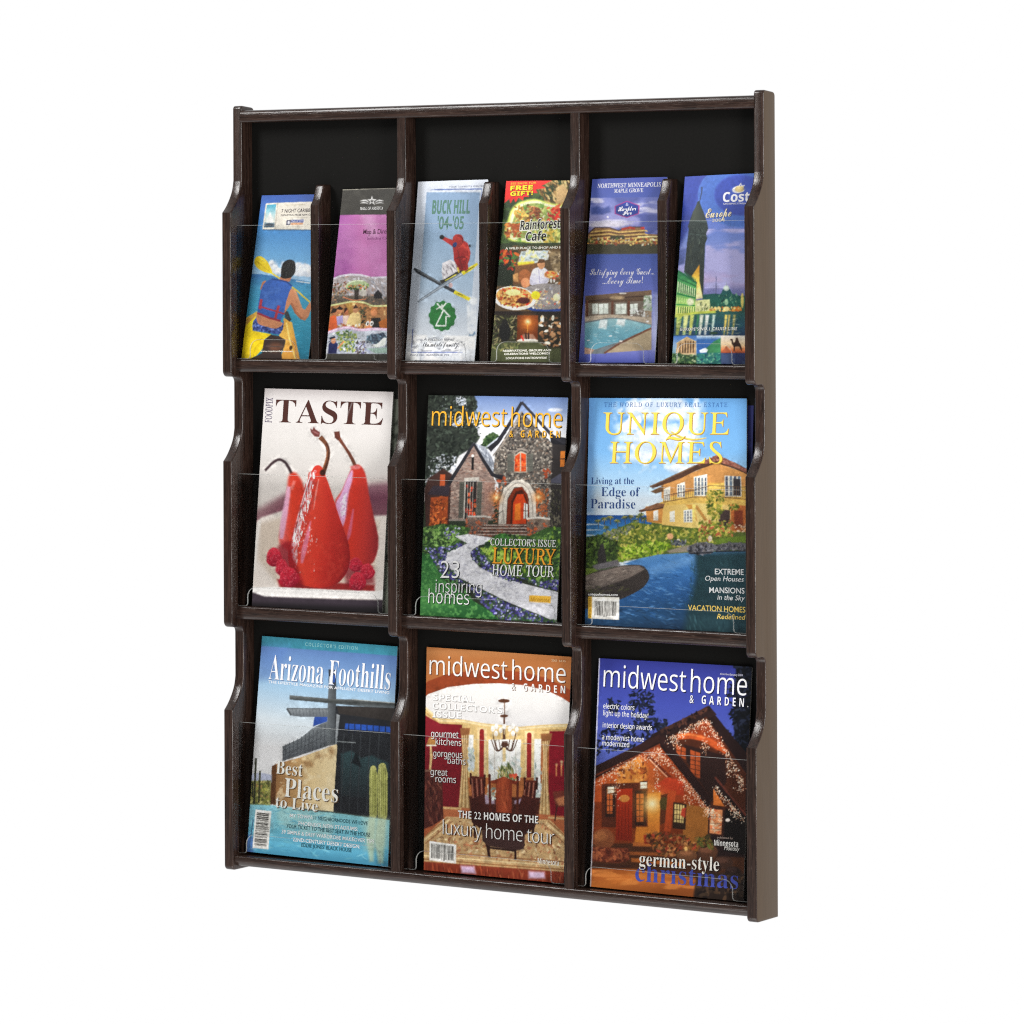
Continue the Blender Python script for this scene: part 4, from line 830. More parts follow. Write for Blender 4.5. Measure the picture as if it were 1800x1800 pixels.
# ------------------------------------------------------------------ pictures on the magazines
ZA = (380, 650, .255556); ZB = (700, 660, .255639); ZC = (1000, 660, .255556)
ZD = (380, 1080, .266667); ZE = (700, 1100, .266667); ZF = (1000, 1120, .288889)
def art_pears():
    a = Art([(465.6, 682.7), (691.3, 688.8), (442.6, 1064), (671.3, 1081.9)], ZA, 21); a.grade, a.grain = .10, .05
    a.grad(None, [(0, (206, 199, 198)), (.12, (226, 222, 220)), (.45, (224, 220, 216)), (1, (206, 196, 190))], (760, 130), (720, 1100))  # greyer first stop: shade of the shelf above put into the ink
    a.grad([(230, 970), (330, 930), (470, 850), (640, 830), (640, 1060), (230, 1060)], [(0, (168, 140, 140)), (1, (120, 70, 84))], (300, 880), (420, 1000), 34)
    a.poly([(900, 770), (1300, 740), (1300, 820), (900, 820)], (196, 180, 176), 40); a.grad([(950, 800), (1300, 770), (1300, 1040), (960, 1040)], [(0, (150, 110, 120)), (.4, (110, 62, 80)), (1, (120, 78, 88))], (1100, 780), (1100, 1030), 26)
    a.poly([(225, 1100), (310, 1010), (470, 960), (640, 990), (1000, 1010), (1300, 1000), (1300, 1620), (200, 1540)], (224, 214, 206), 12)
    a.poly([(300, 1050), (480, 1000), (1120, 1040), (1090, 1490), (420, 1470), (290, 1300)], (206, 188, 170), 26, al=.8)
    a.line([(300, 1030), (275, 1180), (262, 1380)], 22, (236, 230, 224), 9)
    a.poly([(420, 1440), (1090, 1490), (1090, 1535), (440, 1500)], (150, 40, 40), 12)
    # pear at the back left, out of focus
    a.line([(338, 688), (395, 632), (438, 614), (482, 640), (522, 712)], [16, 18, 18, 18, 20], (62, 46, 50), 6, sm=True)
    lp = [(520, 706), (556, 712), (598, 780), (620, 900), (590, 1060), (560, 1260), (480, 1230), (436, 1180), (446, 1080), (474, 960), (490, 820), (498, 740)]
    a.grad(lp, [(0, (226, 90, 84)), (.4, (222, 62, 40)), (1, (196, 50, 36))], (470, 1000), (610, 1000), 15, sm=True)
    a.line([(504, 800), (484, 930), (462, 1060), (450, 1160)], [26, 36, 40, 24], (228, 176, 206), 9, sm=True, al=.9); a.line([(540, 760), (520, 820)], 20, (236, 120, 110), 9)
    # pear at the back right
    a.line([(836, 455), (880, 520), (925, 590), (968, 680)], [26, 20, 22, 24], (112, 62, 46), 3, sm=True); a.poly([(812, 425), (850, 422), (856, 460), (840, 486), (818, 466)], (96, 50, 40), 3)
    rp = [(944, 664), (990, 656), (1030, 720), (1052, 850), (1084, 1000), (1116, 1150), (1110, 1260), (1066, 1345), (960, 1350), (890, 1260), (850, 1080), (818, 920), (866, 830), (912, 726)]
    a.grad(rp, [(0, (214, 70, 60)), (.35, (206, 52, 38)), (.7, (186, 50, 44)), (1, (150, 40, 44))], (850, 1000), (1110, 1020), 8, sm=True)
    a.poly([(938, 690), (905, 740), (862, 850), (824, 925), (848, 1020), (872, 1080), (896, 1000), (912, 860), (940, 750)], (224, 172, 214), 9, sm=True); a.tex([(860, 860), (905, 840), (890, 1010), (850, 1030)], (240, 226, 240), 24, .5, .62, 4); a.line([(946, 960), (920, 1120), (900, 1180)], [10, 24, 10], (206, 110, 150), 7, sm=True, al=.7)
    a.ell(960, 670, 36, 14, (226, 120, 120), 0, 8)
    # pear in front
    fp = [(690, 656), (726, 664), (752, 720), (792, 830), (832, 960), (880, 1100), (916, 1220), (918, 1350), (864, 1450), (780, 1496), (680, 1500), (580, 1474), (520, 1410), (497, 1300), (504, 1200), (542, 1080), (592, 920), (632, 790), (662, 690)]
    a.grad(fp, [(0, (196, 50, 44)), (.25, (220, 66, 48)), (.5, (214, 56, 42)), (.8, (180, 40, 36)), (1, (140, 28, 32))], (530, 1150), (900, 1230), 2, sm=True)
    a.poly([(740, 760), (830, 980), (905, 1220), (905, 1340), (850, 1440), (760, 1480), (800, 1300), (790, 1050)], (186, 44, 38), 40, al=.6)
    a.tex([(520, 1200), (900, 1180), (900, 1380), (780, 1480), (560, 1450)], (226, 80, 62), 26, .5, .66, 6, soft=20, al=.25)
    a.line([(686, 690), (650, 760), (612, 890), (580, 1010), (556, 1120), (540, 1220), (548, 1330)], [16, 34, 36, 40, 44, 46, 24], (232, 196, 204), 3, sm=True, al=.92)
    a.tex([(690, 690), (640, 700), (500, 1200), (540, 1340), (600, 1200), (680, 900)], (206, 70, 62), 15, .5, .58, 5, st=(.5, 1.6), al=.9); a.tex([(690, 690), (640, 720), (520, 1200), (550, 1340), (600, 1100), (660, 860)], (250, 240, 240), 18, .54, .6, 8, st=(.5, 2))
    a.line([(650, 740), (600, 900), (560, 1050), (548, 1120)], 5, (90, 24, 30), 1.5, sm=True, al=.7)
    a.line([(652, 1040), (630, 1140), (606, 1240), (590, 1330)], [8, 26, 36, 14], (226, 140, 176), 7, sm=True, al=.75); a.line([(708, 750), (690, 840), (672, 960)], [6, 12, 5], (240, 140, 130), 3, sm=True, al=.9)
    a.dabs([(560, 1000), (700, 1000), (690, 1420), (540, 1400)], 46, [(250, 236, 236), (240, 190, 190)], (5, 16), 2, rot=100, al=.8)
    a.line([(742, 700), (768, 620), (772, 560), (758, 510), (716, 460)], [30, 24, 26, 26, 34], (112, 68, 46), 2, sm=True); a.line([(750, 690), (776, 600), (776, 540), (756, 505)], 8, (70, 40, 34), 3, sm=True); a.line([(735, 680), (760, 600), (764, 560)], 6, (170, 110, 76), 2, sm=True)
    a.poly([(646, 400), (664, 412), (672, 388), (684, 408), (716, 428), (712, 460), (680, 458), (654, 430)], (120, 62, 58), 2); a.line([(664, 420), (706, 440)], 10, (160, 100, 100), 3); a.ell(735, 706, 20, 22, (60, 32, 26), 0, 6)
    # raspberries
    a.poly([(430, 1210), (510, 1180), (540, 1300), (600, 1480), (520, 1490), (440, 1400), (410, 1300)], (140, 22, 34), 22, sm=True, al=.8); a.poly([(880, 1400), (920, 1330), (1080, 1360), (1090, 1480), (900, 1500)], (130, 24, 34), 20, al=.7)
    rg = np.random.RandomState(5)
    for cx, cy, rx, ry, sf in [(398, 1284, 56, 66, 5), (452, 1356, 46, 58, 9), (962, 1346, 48, 50, 6), (1040, 1396, 54, 56, 4), (500, 1428, 74, 72, 2), (972, 1464, 62, 66, 2)]:
        a.grad([(cx + rx * math.cos(t) * (1 - .18 * (math.sin(t) < 0)), cy + ry * math.sin(t)) for t in np.linspace(0, 6.2832, 17)[:-1]], [(0, (214, 54, 72)), (.55, (190, 34, 56)), (1, (132, 20, 40))], (cx - rx * .3, cy - ry), (cx + rx * .3, cy + ry), sf, sm=True)
        for _ in range(60):
            t = rg.uniform(0, 6.28); q = .84 * math.sqrt(rg.rand()); dx, dy = rx * q * math.cos(t), ry * q * math.sin(t)
            a.ell(cx + dx, cy + dy, rx * .13, ry * .12, (168 - dy * .5, 26, 46), 0, 3, al=.6); a.ell(cx + dx - 3, cy + dy - 4, rx * .07, ry * .06, (226, 92, 106), 0, 2, al=.7)
    # rim of the plate, dark table edge
    a.poly([(240, 1492), (420, 1492), (700, 1512), (1090, 1535), (1200, 1520), (1200, 1600), (1000, 1585), (330, 1558), (240, 1520)], (236, 233, 230), 5); a.poly([(236, 1520), (330, 1556), (700, 1578), (1000, 1592), (1200, 1600), (1200, 1740), (220, 1740)], (58, 50, 58), 9); a.poly([(220, 1600), (1200, 1650), (1200, 1760), (220, 1740)], (34, 31, 34), 26)
    a.text('TASTE', 'b', (404, 359), (1146, 381), 156, (76, 44, 39), off=-.005)
    a.text('FOODPIX', 'u', (382, 362), (391, 192), 46, (70, 54, 92), off=.006, up=(-1, -.05))
    return a
def art_stonehouse():
    a = Art([(753.2, 694.5), (998.6, 698.9), (738.3, 1081.8), (978.1, 1097.7)], ZB, 22)
    a.grad(None, [(0, (112, 140, 196)), (.12, (150, 172, 214)), (.24, (222, 228, 240)), (.34, (240, 240, 244)), (1, (230, 230, 230))], (700, 135), (680, 1000))
    a.ell(1080, 240, 50, 14, (220, 226, 240), 0, 8); a.poly([(150, 880), (420, 860), (1200, 860), (1200, 1720), (130, 1720)], (46, 54, 42), 14)
    tree = [(190, 130), (520, 130), (545, 190), (520, 270), (470, 300), (540, 370), (560, 440), (520, 500), (420, 560), (360, 650), (250, 760), (180, 780)]
    a.poly(tree, (48, 54, 48), 8); a.dabs(tree, 600, [(28, 34, 30), (54, 62, 54), (76, 88, 76), (40, 46, 42)], (14, 44), 2.2)
    for q in ([(350, 290), (440, 280), (450, 350), (370, 350)], [(270, 560), (390, 540), (400, 660), (260, 690)], [(400, 150), (470, 150), (460, 210), (400, 200)], [(195, 700), (260, 690), (240, 860), (190, 860)]):
        a.dabs(q, 40, [(220, 224, 234), (196, 204, 216), (170, 178, 190)], (10, 28), 1.8)
    a.dabs([(190, 640), (260, 560), (400, 560), (380, 640), (300, 700), (250, 820), (195, 900)], 170, [(214, 218, 226), (60, 68, 62), (40, 46, 42), (150, 156, 160)], (6, 20), 2); a.dabs([(280, 140), (500, 140), (540, 400), (300, 330)], 90, [(170, 178, 190), (44, 52, 46), (96, 108, 98)], (5, 16), 2); a.dabs(tree, 160, [(36, 42, 38), (60, 70, 60)], (10, 28), 2.2); a.dabs([(500, 240), (580, 260), (570, 440), (510, 470)], 50, [(52, 64, 50), (80, 92, 74)], (10, 24), 2)
    rt = [(576, 490), (600, 430), (650, 396), (705, 430), (690, 480), (620, 510)]
    a.poly(rt, (58, 84, 50), 6); a.dabs(rt, 70, [(44, 70, 40), (84, 110, 66), (30, 48, 32)], (12, 28), 1.8)
    # wing on the right
    a.poly([(1050, 470), (1180, 470), (1160, 1060), (1030, 1060)], (52, 48, 48), 2); a.poly([(1020, 750), (1110, 690), (1170, 690), (1165, 760)], (84, 84, 100), 4); a.poly([(1045, 420), (1180, 440), (1180, 490), (1050, 480)], (40, 40, 46), 3)
    a.poly([(1116, 530), (1160, 528), (1158, 640), (1114, 640)], (226, 130, 50), 2); a.line([(1116, 585), (1160, 584)], 7, (90, 50, 30)); a.dabs([(1045, 800), (1120, 800), (1110, 1050), (1040, 1050)], 60, [(84, 80, 66), (60, 60, 48), (110, 104, 88)], (12, 34), 2.5, rot=80)
    # house on the left edge
    a.poly([(205, 720), (310, 650), (372, 690), (352, 1060), (190, 1050), (180, 800)], (66, 44, 40), 5); a.poly([(225, 850), (345, 840), (338, 1056), (215, 1050)], (160, 72, 36), 4); a.dabs([(222, 850), (345, 840), (335, 1050), (215, 1050)], 90, [(196, 96, 44), (110, 50, 30), (220, 120, 60), (84, 44, 32)], (12, 34), 2.5)
    a.poly([(200, 830), (240, 770), (360, 760), (350, 840)], (56, 48, 56), 5); a.poly([(290, 690), (325, 690), (322, 770), (286, 770)], (196, 90, 50), 4)
    # slate roof between the gables
    a.grad([(518, 470), (600, 500), (640, 560), (665, 620), (655, 690), (720, 700), (700, 730), (600, 640)], [(0, (176, 182, 194)), (1, (120, 126, 138))], (560, 480), (660, 690), 2); a.dabs([(530, 480), (620, 520), (660, 650), (640, 690)], 60, [(200, 206, 214), (140, 146, 156), (104, 110, 122)], (12, 30), 3, rot=60); a.poly([(600, 500), (690, 430), (700, 450), (650, 520)], (196, 204, 216), 3)
    # stone gable
    gb = [(850, 250), (1062, 480), (1052, 740), (1042, 1070), (690, 1070), (690, 760), (655, 690), (668, 540)]
    a.poly(gb, (96, 90, 84), 2)
    a.dabs(gb, 1900, [(150, 142, 132), (92, 86, 82), (176, 166, 152), (66, 62, 62), (130, 110, 96), (186, 176, 162), (54, 52, 52)], (8, 20), 1.5)
    a.dabs([(680, 700), (740, 700), (740, 760), (690, 760)], 16, [(186, 84, 50), (150, 70, 46)], (14, 28), 1.6); a.dabs([(1000, 660), (1050, 660), (1046, 720), (1000, 720)], 12, [(190, 80, 46), (150, 70, 46)], (14, 30), 1.6)
    a.line([(626, 520), (690, 460), (760, 350), (850, 185)], [40, 28, 24, 20], (48, 48, 56), 2); a.line([(850, 185), (960, 310), (1062, 425), (1150, 470)], [18, 20, 24, 30], (56, 56, 64), 2); a.line([(655, 560), (720, 480), (780, 380), (850, 250)], 10, (160, 150, 140), 2)
    # gable window with shutters
    a.poly([(795, 680), (800, 560), (842, 530), (884, 545), (886, 680)], (176, 166, 150), 2); a.poly([(800, 672), (806, 565), (842, 540), (880, 552), (880, 672)], (220, 82, 36), 1); a.dabs([(806, 570), (878, 560), (878, 665), (804, 665)], 26, [(240, 130, 60), (190, 50, 30), (236, 100, 50)], (14, 34), 2)
    a.line([(842, 540), (842, 672)], 9, (196, 180, 160)); a.line([(803, 640), (880, 640)], 5, (160, 100, 70))
    for x0, x1 in ((752, 796), (890, 928)): a.poly([(x0, 552), (x1, 545), (x1, 668), (x0, 680)], (106, 106, 98), 1); [a.line([(x0 + 5, q), (x1 - 5, q - 2)], 3, (84, 84, 78)) for q in range(566, 670, 12)]
    a.line([(790, 545), (842, 515), (892, 530)], 14, (150, 140, 130), 2, sm=True)
    # brick gable
    bg_ = [(520, 490), (620, 650), (668, 735), (655, 1010), (355, 1010), (366, 740), (425, 640)]
    a.poly(bg_, (150, 128, 118), 2); a.dabs(bg_, 560, [(170, 148, 136), (128, 104, 96), (186, 166, 152), (110, 92, 88), (160, 120, 104)], (12, 24), 2.4, rot=4); a.poly([(590, 740), (660, 740), (650, 1000), (590, 1000)], (170, 120, 104), 16, al=.5)
    a.line([(345, 765), (390, 690), (440, 610), (520, 475)], [24, 24, 22, 18], (46, 46, 52), 2); a.line([(520, 475), (590, 600), (650, 695), (720, 715)], [18, 22, 26, 34], (42, 42, 48), 2)
    a.poly([(506, 570), (522, 570), (521, 660), (505, 660)], (32, 30, 32)); a.ell(514, 562, 9, 10, (236, 236, 232))
    a.poly([(455, 716), (560, 710), (556, 738), (455, 744)], (206, 200, 190), 1)
    for x0, x1 in ((424, 462), (546, 580)): a.poly([(x0, 745), (x1, 740), (x1 - 10, 990), (x0 - 10, 995)], (92, 92, 84), 1); [a.line([(x0, q), (x1 - 6, q - 2)], 3, (74, 74, 68)) for q in range(760, 985, 12)]
    a.poly([(464, 742), (542, 738), (534, 1000), (456, 1002)], (46, 42, 42), 1); a.dabs([(474, 760), (536, 755), (528, 985), (466, 985)], 22, [(220, 70, 40), (180, 50, 34), (240, 110, 60)], (18, 40), 1.6, rot=90)
    for x in (481, 499, 517): a.line([(x, 745), (x - 7, 998)], 5, (170, 160, 150))
    for q in (800, 850, 905, 950): a.line([(462, q), (538, q - 2)], 4, (60, 54, 52))
    a.line([(462, 745), (453, 1002)], 9, (190, 184, 174)); a.line([(350, 1005), (480, 1008)], 12, (140, 130, 122), 3)
    # arched door
    a.dabs([(660, 780), (710, 780), (700, 1030), (655, 1030)], 60, [(170, 90, 60), (120, 70, 54), (196, 120, 80)], (10, 26), 2); a.dabs([(950, 790), (1036, 790), (1030, 980), (945, 980)], 90, [(206, 110, 60), (150, 80, 50), (120, 90, 74), (176, 96, 56)], (12, 30), 2)
    a.poly([(690, 1040), (698, 880), (730, 790), (790, 735), (850, 728), (905, 760), (945, 830), (952, 1010), (905, 1015), (900, 860), (860, 780), (800, 780), (752, 860), (742, 1040)], (206, 198, 186), 2)
    a.line([(716, 1030), (724, 880), (756, 800), (815, 752), (870, 768), (915, 840), (930, 1000)], 6, (160, 150, 140), 2, sm=True)
    a.poly([(745, 1042), (754, 870), (796, 792), (850, 778), (892, 830), (902, 950), (890, 1042)], (120, 44, 24), 2); a.poly([(772, 1042), (780, 880), (810, 810), (855, 800), (884, 860), (886, 1042)], (70, 30, 22), 3); a.poly([(786, 1042), (792, 890), (820, 830), (862, 830), (882, 890), (880, 1042)], (206, 66, 26), 4)
    a.poly([(800, 1010), (806, 900), (842, 890), (842, 1010)], (226, 120, 40), 4); a.poly([(862, 1000), (866, 890), (892, 900), (892, 1000)], (220, 224, 220), 2); a.line([(876, 895), (876, 1000)], 4, (80, 40, 30)); a.line([(862, 945), (892, 945)], 4, (80, 40, 30))
    for x, q in ((674, 852), (964, 850)): a.glow(x, q, 70, (250, 150, 60), .9); a.glow(x, q, 24, (255, 240, 190)); 
    # steps and low walls
    a.poly([(470, 990), (630, 985), (600, 1100), (470, 1110)], (104, 88, 80), 3); a.dabs([(470, 995), (620, 995), (590, 1100), (470, 1105)], 80, [(140, 110, 96), (84, 70, 66), (170, 90, 60), (120, 104, 96)], (12, 26), 1.6); a.line([(480, 982), (600, 982), (640, 990)], 12, (190, 184, 176), 2)
    a.poly([(588, 1036), (890, 1036), (930, 1130), (515, 1120)], (96, 70, 60), 3)
    for i, q in enumerate((1042, 1062, 1084, 1106)): a.line([(590 - i * 20, q), (885 + i * 10, q + 4)], 7, (176, 160, 150), 2); a.dabs([(590 - i * 20, q + 5), (885 + i * 10, q + 8), (885 + i * 10, q + 18), (590 - i * 20, q + 16)], 26, [(120, 70, 54), (70, 50, 46)], (10, 20), 1.6)
    a.poly([(886, 995), (1045, 1000), (1040, 1110), (890, 1120)], (112, 96, 84), 3); a.dabs([(890, 1000), (1040, 1005), (1036, 1110), (890, 1110)], 90, [(150, 120, 100), (90, 76, 70), (176, 84, 50), (130, 116, 104)], (14, 28), 1.5); a.line([(884, 1000), (960, 992), (1046, 1002)], 13, (206, 200, 190), 2)
    a.line([(645, 1000), (725, 940), (730, 1030)], 5, (40, 36, 36)); a.line([(690, 970), (688, 1050)], 4, (40, 36, 36))
    # planting, lawn, path
    G = [(66, 100, 54), (96, 136, 64), (44, 68, 42), (124, 160, 84), (36, 56, 36)]
    a.poly([(150, 1060), (300, 1030), (500, 1060), (470, 1120), (330, 1260), (150, 1280)], (54, 82, 46), 6); a.dabs([(150, 1060), (300, 1035), (490, 1065), (460, 1120), (330, 1240), (160, 1250)], 330, G, (12, 34), 2)
    a.dabs([(230, 1080), (420, 1080), (400, 1180), (250, 1190)], 40, [(130, 170, 90), (150, 190, 104)], (14, 34), 2); a.dabs([(300, 1060), (430, 1060), (420, 1130), (330, 1130)], 26, [(120, 110, 180), (190, 190, 220)], (8, 18), 1.3)
    a.grad([(140, 1225), (230, 1240), (330, 1250), (300, 1400), (520, 1560), (760, 1700), (130, 1660)], [(0, (44, 96, 50)), (.6, (64, 124, 64)), (1, (40, 92, 48))], (200, 1230), (360, 1670), 4); a.tex([(150, 1230), (300, 1260), (520, 1560), (720, 1690), (150, 1650)], (84, 144, 76), 16, .5, .66, 3)
    path = [(392, 1118), (480, 1102), (650, 1130), (640, 1165), (560, 1180), (510, 1210), (498, 1255), (560, 1330), (700, 1395), (900, 1455), (1120, 1510), (1110, 1720), (980, 1660), (780, 1580), (560, 1470), (400, 1390), (322, 1290), (340, 1225), (420, 1190), (476, 1168)]
    a.poly(path, (214, 214, 220), 3); a.dabs(path, 420, [(222, 222, 230), (180, 180, 192), (210, 208, 212), (164, 164, 178)], (14, 30), 2.6, rot=12, al=.5)
    V = [(70, 62, 140), (96, 90, 170), (50, 46, 100), (120, 118, 190)]
    for q, n in (([(190, 1200), (330, 1190), (460, 1160), (440, 1185), (330, 1230), (320, 1290), (400, 1390), (470, 1440), (420, 1440), (280, 1360), (250, 1280)], 260), ([(500, 1225), (545, 1195), (640, 1290), (780, 1390), (860, 1440), (760, 1420), (600, 1350), (520, 1280)], 200), ([(830, 1390), (1110, 1400), (1110, 1490), (960, 1460)], 170), ([(480, 1450), (560, 1480), (780, 1590), (980, 1665), (1110, 1725), (900, 1700), (700, 1690), (560, 1560)], 330)):
        a.poly(q, (58, 66, 74), 4); a.dabs(q, n, V + [(60, 90, 54), (90, 120, 70), (40, 56, 40)], (12, 26), 1.5); a.dabs(q, n // 10, [(210, 210, 236), (170, 170, 220)], (10, 18), 1.3)
    rgd = [(640, 1135), (700, 1100), (900, 1120), (1030, 1060), (1120, 1060), (1120, 1410), (1000, 1430), (800, 1395), (640, 1290), (560, 1220)]
    a.poly(rgd, (58, 88, 46), 5); a.dabs(rgd, 420, G + [(140, 176, 60), (120, 160, 50)], (14, 36), 2); a.ell(715, 1145, 56, 44, (58, 110, 50), 0, 5); a.dabs([(670, 1110), (760, 1110), (760, 1180), (670, 1180)], 40, [(78, 134, 62), (48, 92, 44)], (10, 22), 1.5)
    a.dabs([(570, 1200), (760, 1230), (760, 1320), (640, 1280)], 60, [(150, 186, 64), (170, 200, 90)], (16, 36), 2); a.dabs([(700, 1680), (1090, 1690), (1090, 1725), (700, 1710)], 40, [(50, 84, 50), (84, 120, 70)], (14, 30), 2)
    # lettering
    a.poly([(902, 1524), (1050, 1532), (1048, 1580), (900, 1570)], (232, 180, 62), 1); a.text('Minnesota', 'mb', (916, 1564), (1036, 1571), 26, (190, 140, 40), off=-.01)
    sh = (40, 32, 20)
    a.text('midwest', 'm', (230, 350), (746, 358), 136, (242, 182, 58), off=-.006, sh=sh, shd=(5, 6), sho=0); a.text('home', 'm', (776, 359), (1126, 365), 136, (242, 182, 58), off=-.006, sh=sh, shd=(5, 6), sho=0)
    a.text('& GARDEN', 'mb', (765, 432), (1114, 437), 50, (242, 182, 58), off=-.008, sh=sh, shd=(4, 4), sp=1.75)
    a.text("COLLECTOR'S ISSUE", 'u', (636, 1180), (1086, 1196), 46, (238, 238, 238), off=.004, sh=(40, 44, 34), shd=(3, 3))
    a.text('LUXURY', 'u', (648, 1303), (1082, 1318), 106, (240, 164, 50), off=.006, sh=(50, 40, 20), shd=(5, 5)); a.text('HOME TOUR', 'u', (646, 1386), (1072, 1402), 74, (240, 240, 240), off=.004, sh=(40, 44, 34), shd=(4, 4))
    a.text('23', 's', (290, 1400), (420, 1404), 118, (240, 240, 240), off=-.012, sh=(40, 44, 50), shd=(5, 5)); a.text('inspiring', 'm', (258, 1498), (574, 1508), 86, (240, 240, 240), sho=0, off=-.012, sh=(40, 44, 50), shd=(5, 5)); a.text('homes', 'm', (208, 1568), (488, 1584), 94, (240, 240, 240), sho=0, off=-.012, sh=(30, 44, 34), shd=(5, 5))
    return a
def art_villa():
    a = Art([(1035.8, 699.6), (1311.3, 700.4), (1028.1, 1098.3), (1304, 1113.6)], ZC, 23)
    a.grad(None, [(0, (104, 164, 222)), (.3, (122, 180, 232)), (.48, (176, 212, 240)), (.56, (214, 228, 240)), (1, (214, 228, 240))], (680, 155), (680, 1400))
    a.poly([(110, 155), (180, 155), (170, 950), (100, 960)], (92, 144, 204), 30, al=.6)
    for cx, cy, rx, ry in [(460, 240, 70, 34), (560, 210, 110, 60), (700, 220, 120, 70), (800, 260, 90, 56), (640, 280, 140, 34), (420, 430, 90, 34), (540, 420, 110, 60), (660, 400, 120, 70), (760, 440, 110, 60), (600, 520, 160, 50), (480, 560, 110, 34), (720, 540, 120, 36), (350, 500, 70, 26), (980, 600, 100, 30), (820, 640, 150, 40)]:
        a.ell(cx, cy, rx, ry, (232, 238, 246), soft=26, al=.8)
    a.tex([(330, 150), (900, 150), (900, 640), (330, 640)], (246, 248, 250), 70, .5, .66, 6, soft=60); a.tex([(380, 180), (900, 180), (900, 560), (380, 560)], (190, 210, 232), 60, .56, .7, 9, soft=60, al=.7)
    a.poly([(300, 1040), (560, 990), (1260, 1030), (1260, 1260), (300, 1260)], (92, 108, 52), 10)
    a.grad([(90, 962), (560, 965), (560, 1130), (90, 1130)], [(0, (30, 76, 150)), (.4, (48, 110, 176)), (1, (84, 140, 180))], (200, 962), (200, 1120), 2)
    for q in ((118, 1030, 260, 1040), (118, 1068, 220, 1066), (120, 1105, 200, 1108)): a.line([(q[0] - 20, q[1]), ((q[0] + q[2]) / 2, q[1] - 3), (q[2], q[3])], [12, 7, 3], (196, 212, 222), 4, sm=True)
    # palms
    rg = np.random.RandomState(8)
    for px, py in [(240, 985), (280, 975), (380, 975), (420, 970), (330, 1000), (470, 970), (510, 985), (200, 1000), (255, 1045), (450, 1000), (490, 955)]:
        a.line([(px, py), (px + 4, py + 55)], 5, (84, 74, 60), 1)
        for d in range(0, 360, 40): a.line([(px, py), (px + 26 * math.cos(R(d)), py + 17 * math.sin(R(d)) + 7)], [9, 3], [(104, 116, 60), (160, 150, 84), (70, 84, 50)][rg.randint(3)], 1)
    # house
    a.poly([(530, 910), (640, 870), (640, 740), (1230, 640), (1230, 1080), (960, 1080), (900, 1060), (530, 1010)], (226, 178, 84), 2)
    a.poly([(630, 760), (860, 660), (1000, 600), (1230, 680), (1230, 770), (1040, 740), (950, 740), (840, 800), (630, 850)], (206, 146, 82), 4)
    a.grad([(640, 880), (960, 860), (1230, 880), (1230, 1070), (960, 1070), (900, 1060), (630, 1030)], [(0, (226, 186, 104)), (.5, (240, 214, 132)), (1, (230, 188, 112))], (640, 960), (1200, 960), 3); a.poly([(520, 905), (640, 890), (630, 1020), (530, 1008)], (206, 140, 70), 3)
    a.poly([(790, 890), (850, 890), (870, 1010), (800, 900)], (206, 150, 70), 5); a.line([(862, 900), (930, 1000)], 20, (196, 140, 70), 6); a.line([(848, 890), (848, 1045)], 22, (246, 214, 120), 3)
    a.poly([(640, 850), (860, 810), (1060, 850), (1230, 870), (1230, 910), (1040, 890), (860, 880), (640, 900)], (232, 190, 96), 4); a.poly([(950, 760), (1055, 740), (1060, 880), (960, 890)], (240, 200, 100), 4)
    win = [(850, 700, 940, 832), (735, 752, 790, 842), (645, 784, 688, 862), (1058, 690, 1172, 836), (778, 930, 836, 1014), (684, 940, 718, 1010), (574, 936, 606, 1000)]
    for i, (x0, q0, x1, q1) in enumerate(win):
        dy = -8 if i != 3 else 8
        a.poly([(x0, q0), (x1, q0 + dy * 2.5 if i in (0, 1, 2) else q0 + dy), (x1, q1), (x0, q1)], (236, 232, 218), 1)
        n = 4 if x1 - x0 > 80 else 3; w_ = (x1 - x0) / n
        for k in range(n): a.poly([(x0 + k * w_ + 6, q0 + 6), (x0 + (k + 1) * w_ - 5, q0 + 4), (x0 + (k + 1) * w_ - 5, q1 - 8), (x0 + k * w_ + 6, q1 - 8)], (74, 84, 104) if (k + i) % 2 else (110, 130, 150), 1)
        for k in (1, 2, 3): q = q0 + (q1 - q0) * k / 4; a.line([(x0, q), (x1, q + (dy if i < 3 else 0) * .3)], 4, (232, 228, 214))
    a.poly([(1118, 710), (1166, 716), (1166, 830), (1118, 828)], (60, 56, 60), 3)
    a.line([(640, 830), (850, 790), (960, 760), (1225, 770)], 4, (90, 70, 56), 1); a.line([(640, 875), (850, 838), (1050, 840), (1225, 856)], 5, (120, 84, 54), 1)
    for x in range(645, 860, 13): a.line([(x, 830 - (x - 645) * .19), (x, 874 - (x - 645) * .17)], 2.5, (120, 90, 64), .5)
    for x in range(1035, 1225, 13): a.line([(x, 768), (x, 845)], 2.5, (120, 90, 64), .5)
    rf = [(550, 768), (720, 690), (860, 620), (1008, 548), (1130, 600), (1230, 652), (1230, 690), (1120, 640), (1005, 606), (870, 654), (760, 710), (640, 756), (570, 780)]
    a.poly(rf, (84, 58, 46), 2); a.poly([(860, 622), (1008, 548), (1130, 602), (1230, 654), (1230, 680), (1120, 630), (1005, 590)], (150, 92, 76), 2); a.dabs([(880, 618), (1008, 552), (1130, 604), (1225, 656), (1225, 672), (1120, 624), (1005, 586)], 150, [(176, 116, 98), (120, 70, 60), (190, 134, 116), (140, 84, 70)], (12, 26), 2.4, rot=30)
    a.line([(550, 768), (860, 622)], 8, (130, 100, 76), 2); a.poly([(555, 800), (640, 760), (640, 800), (590, 815)], (110, 80, 56), 4); a.poly([(474, 932), (600, 880), (652, 885), (640, 915), (560, 925), (490, 945)], (134, 92, 66), 2); a.line([(476, 936), (560, 928), (640, 912)], 8, (76, 52, 42), 2)
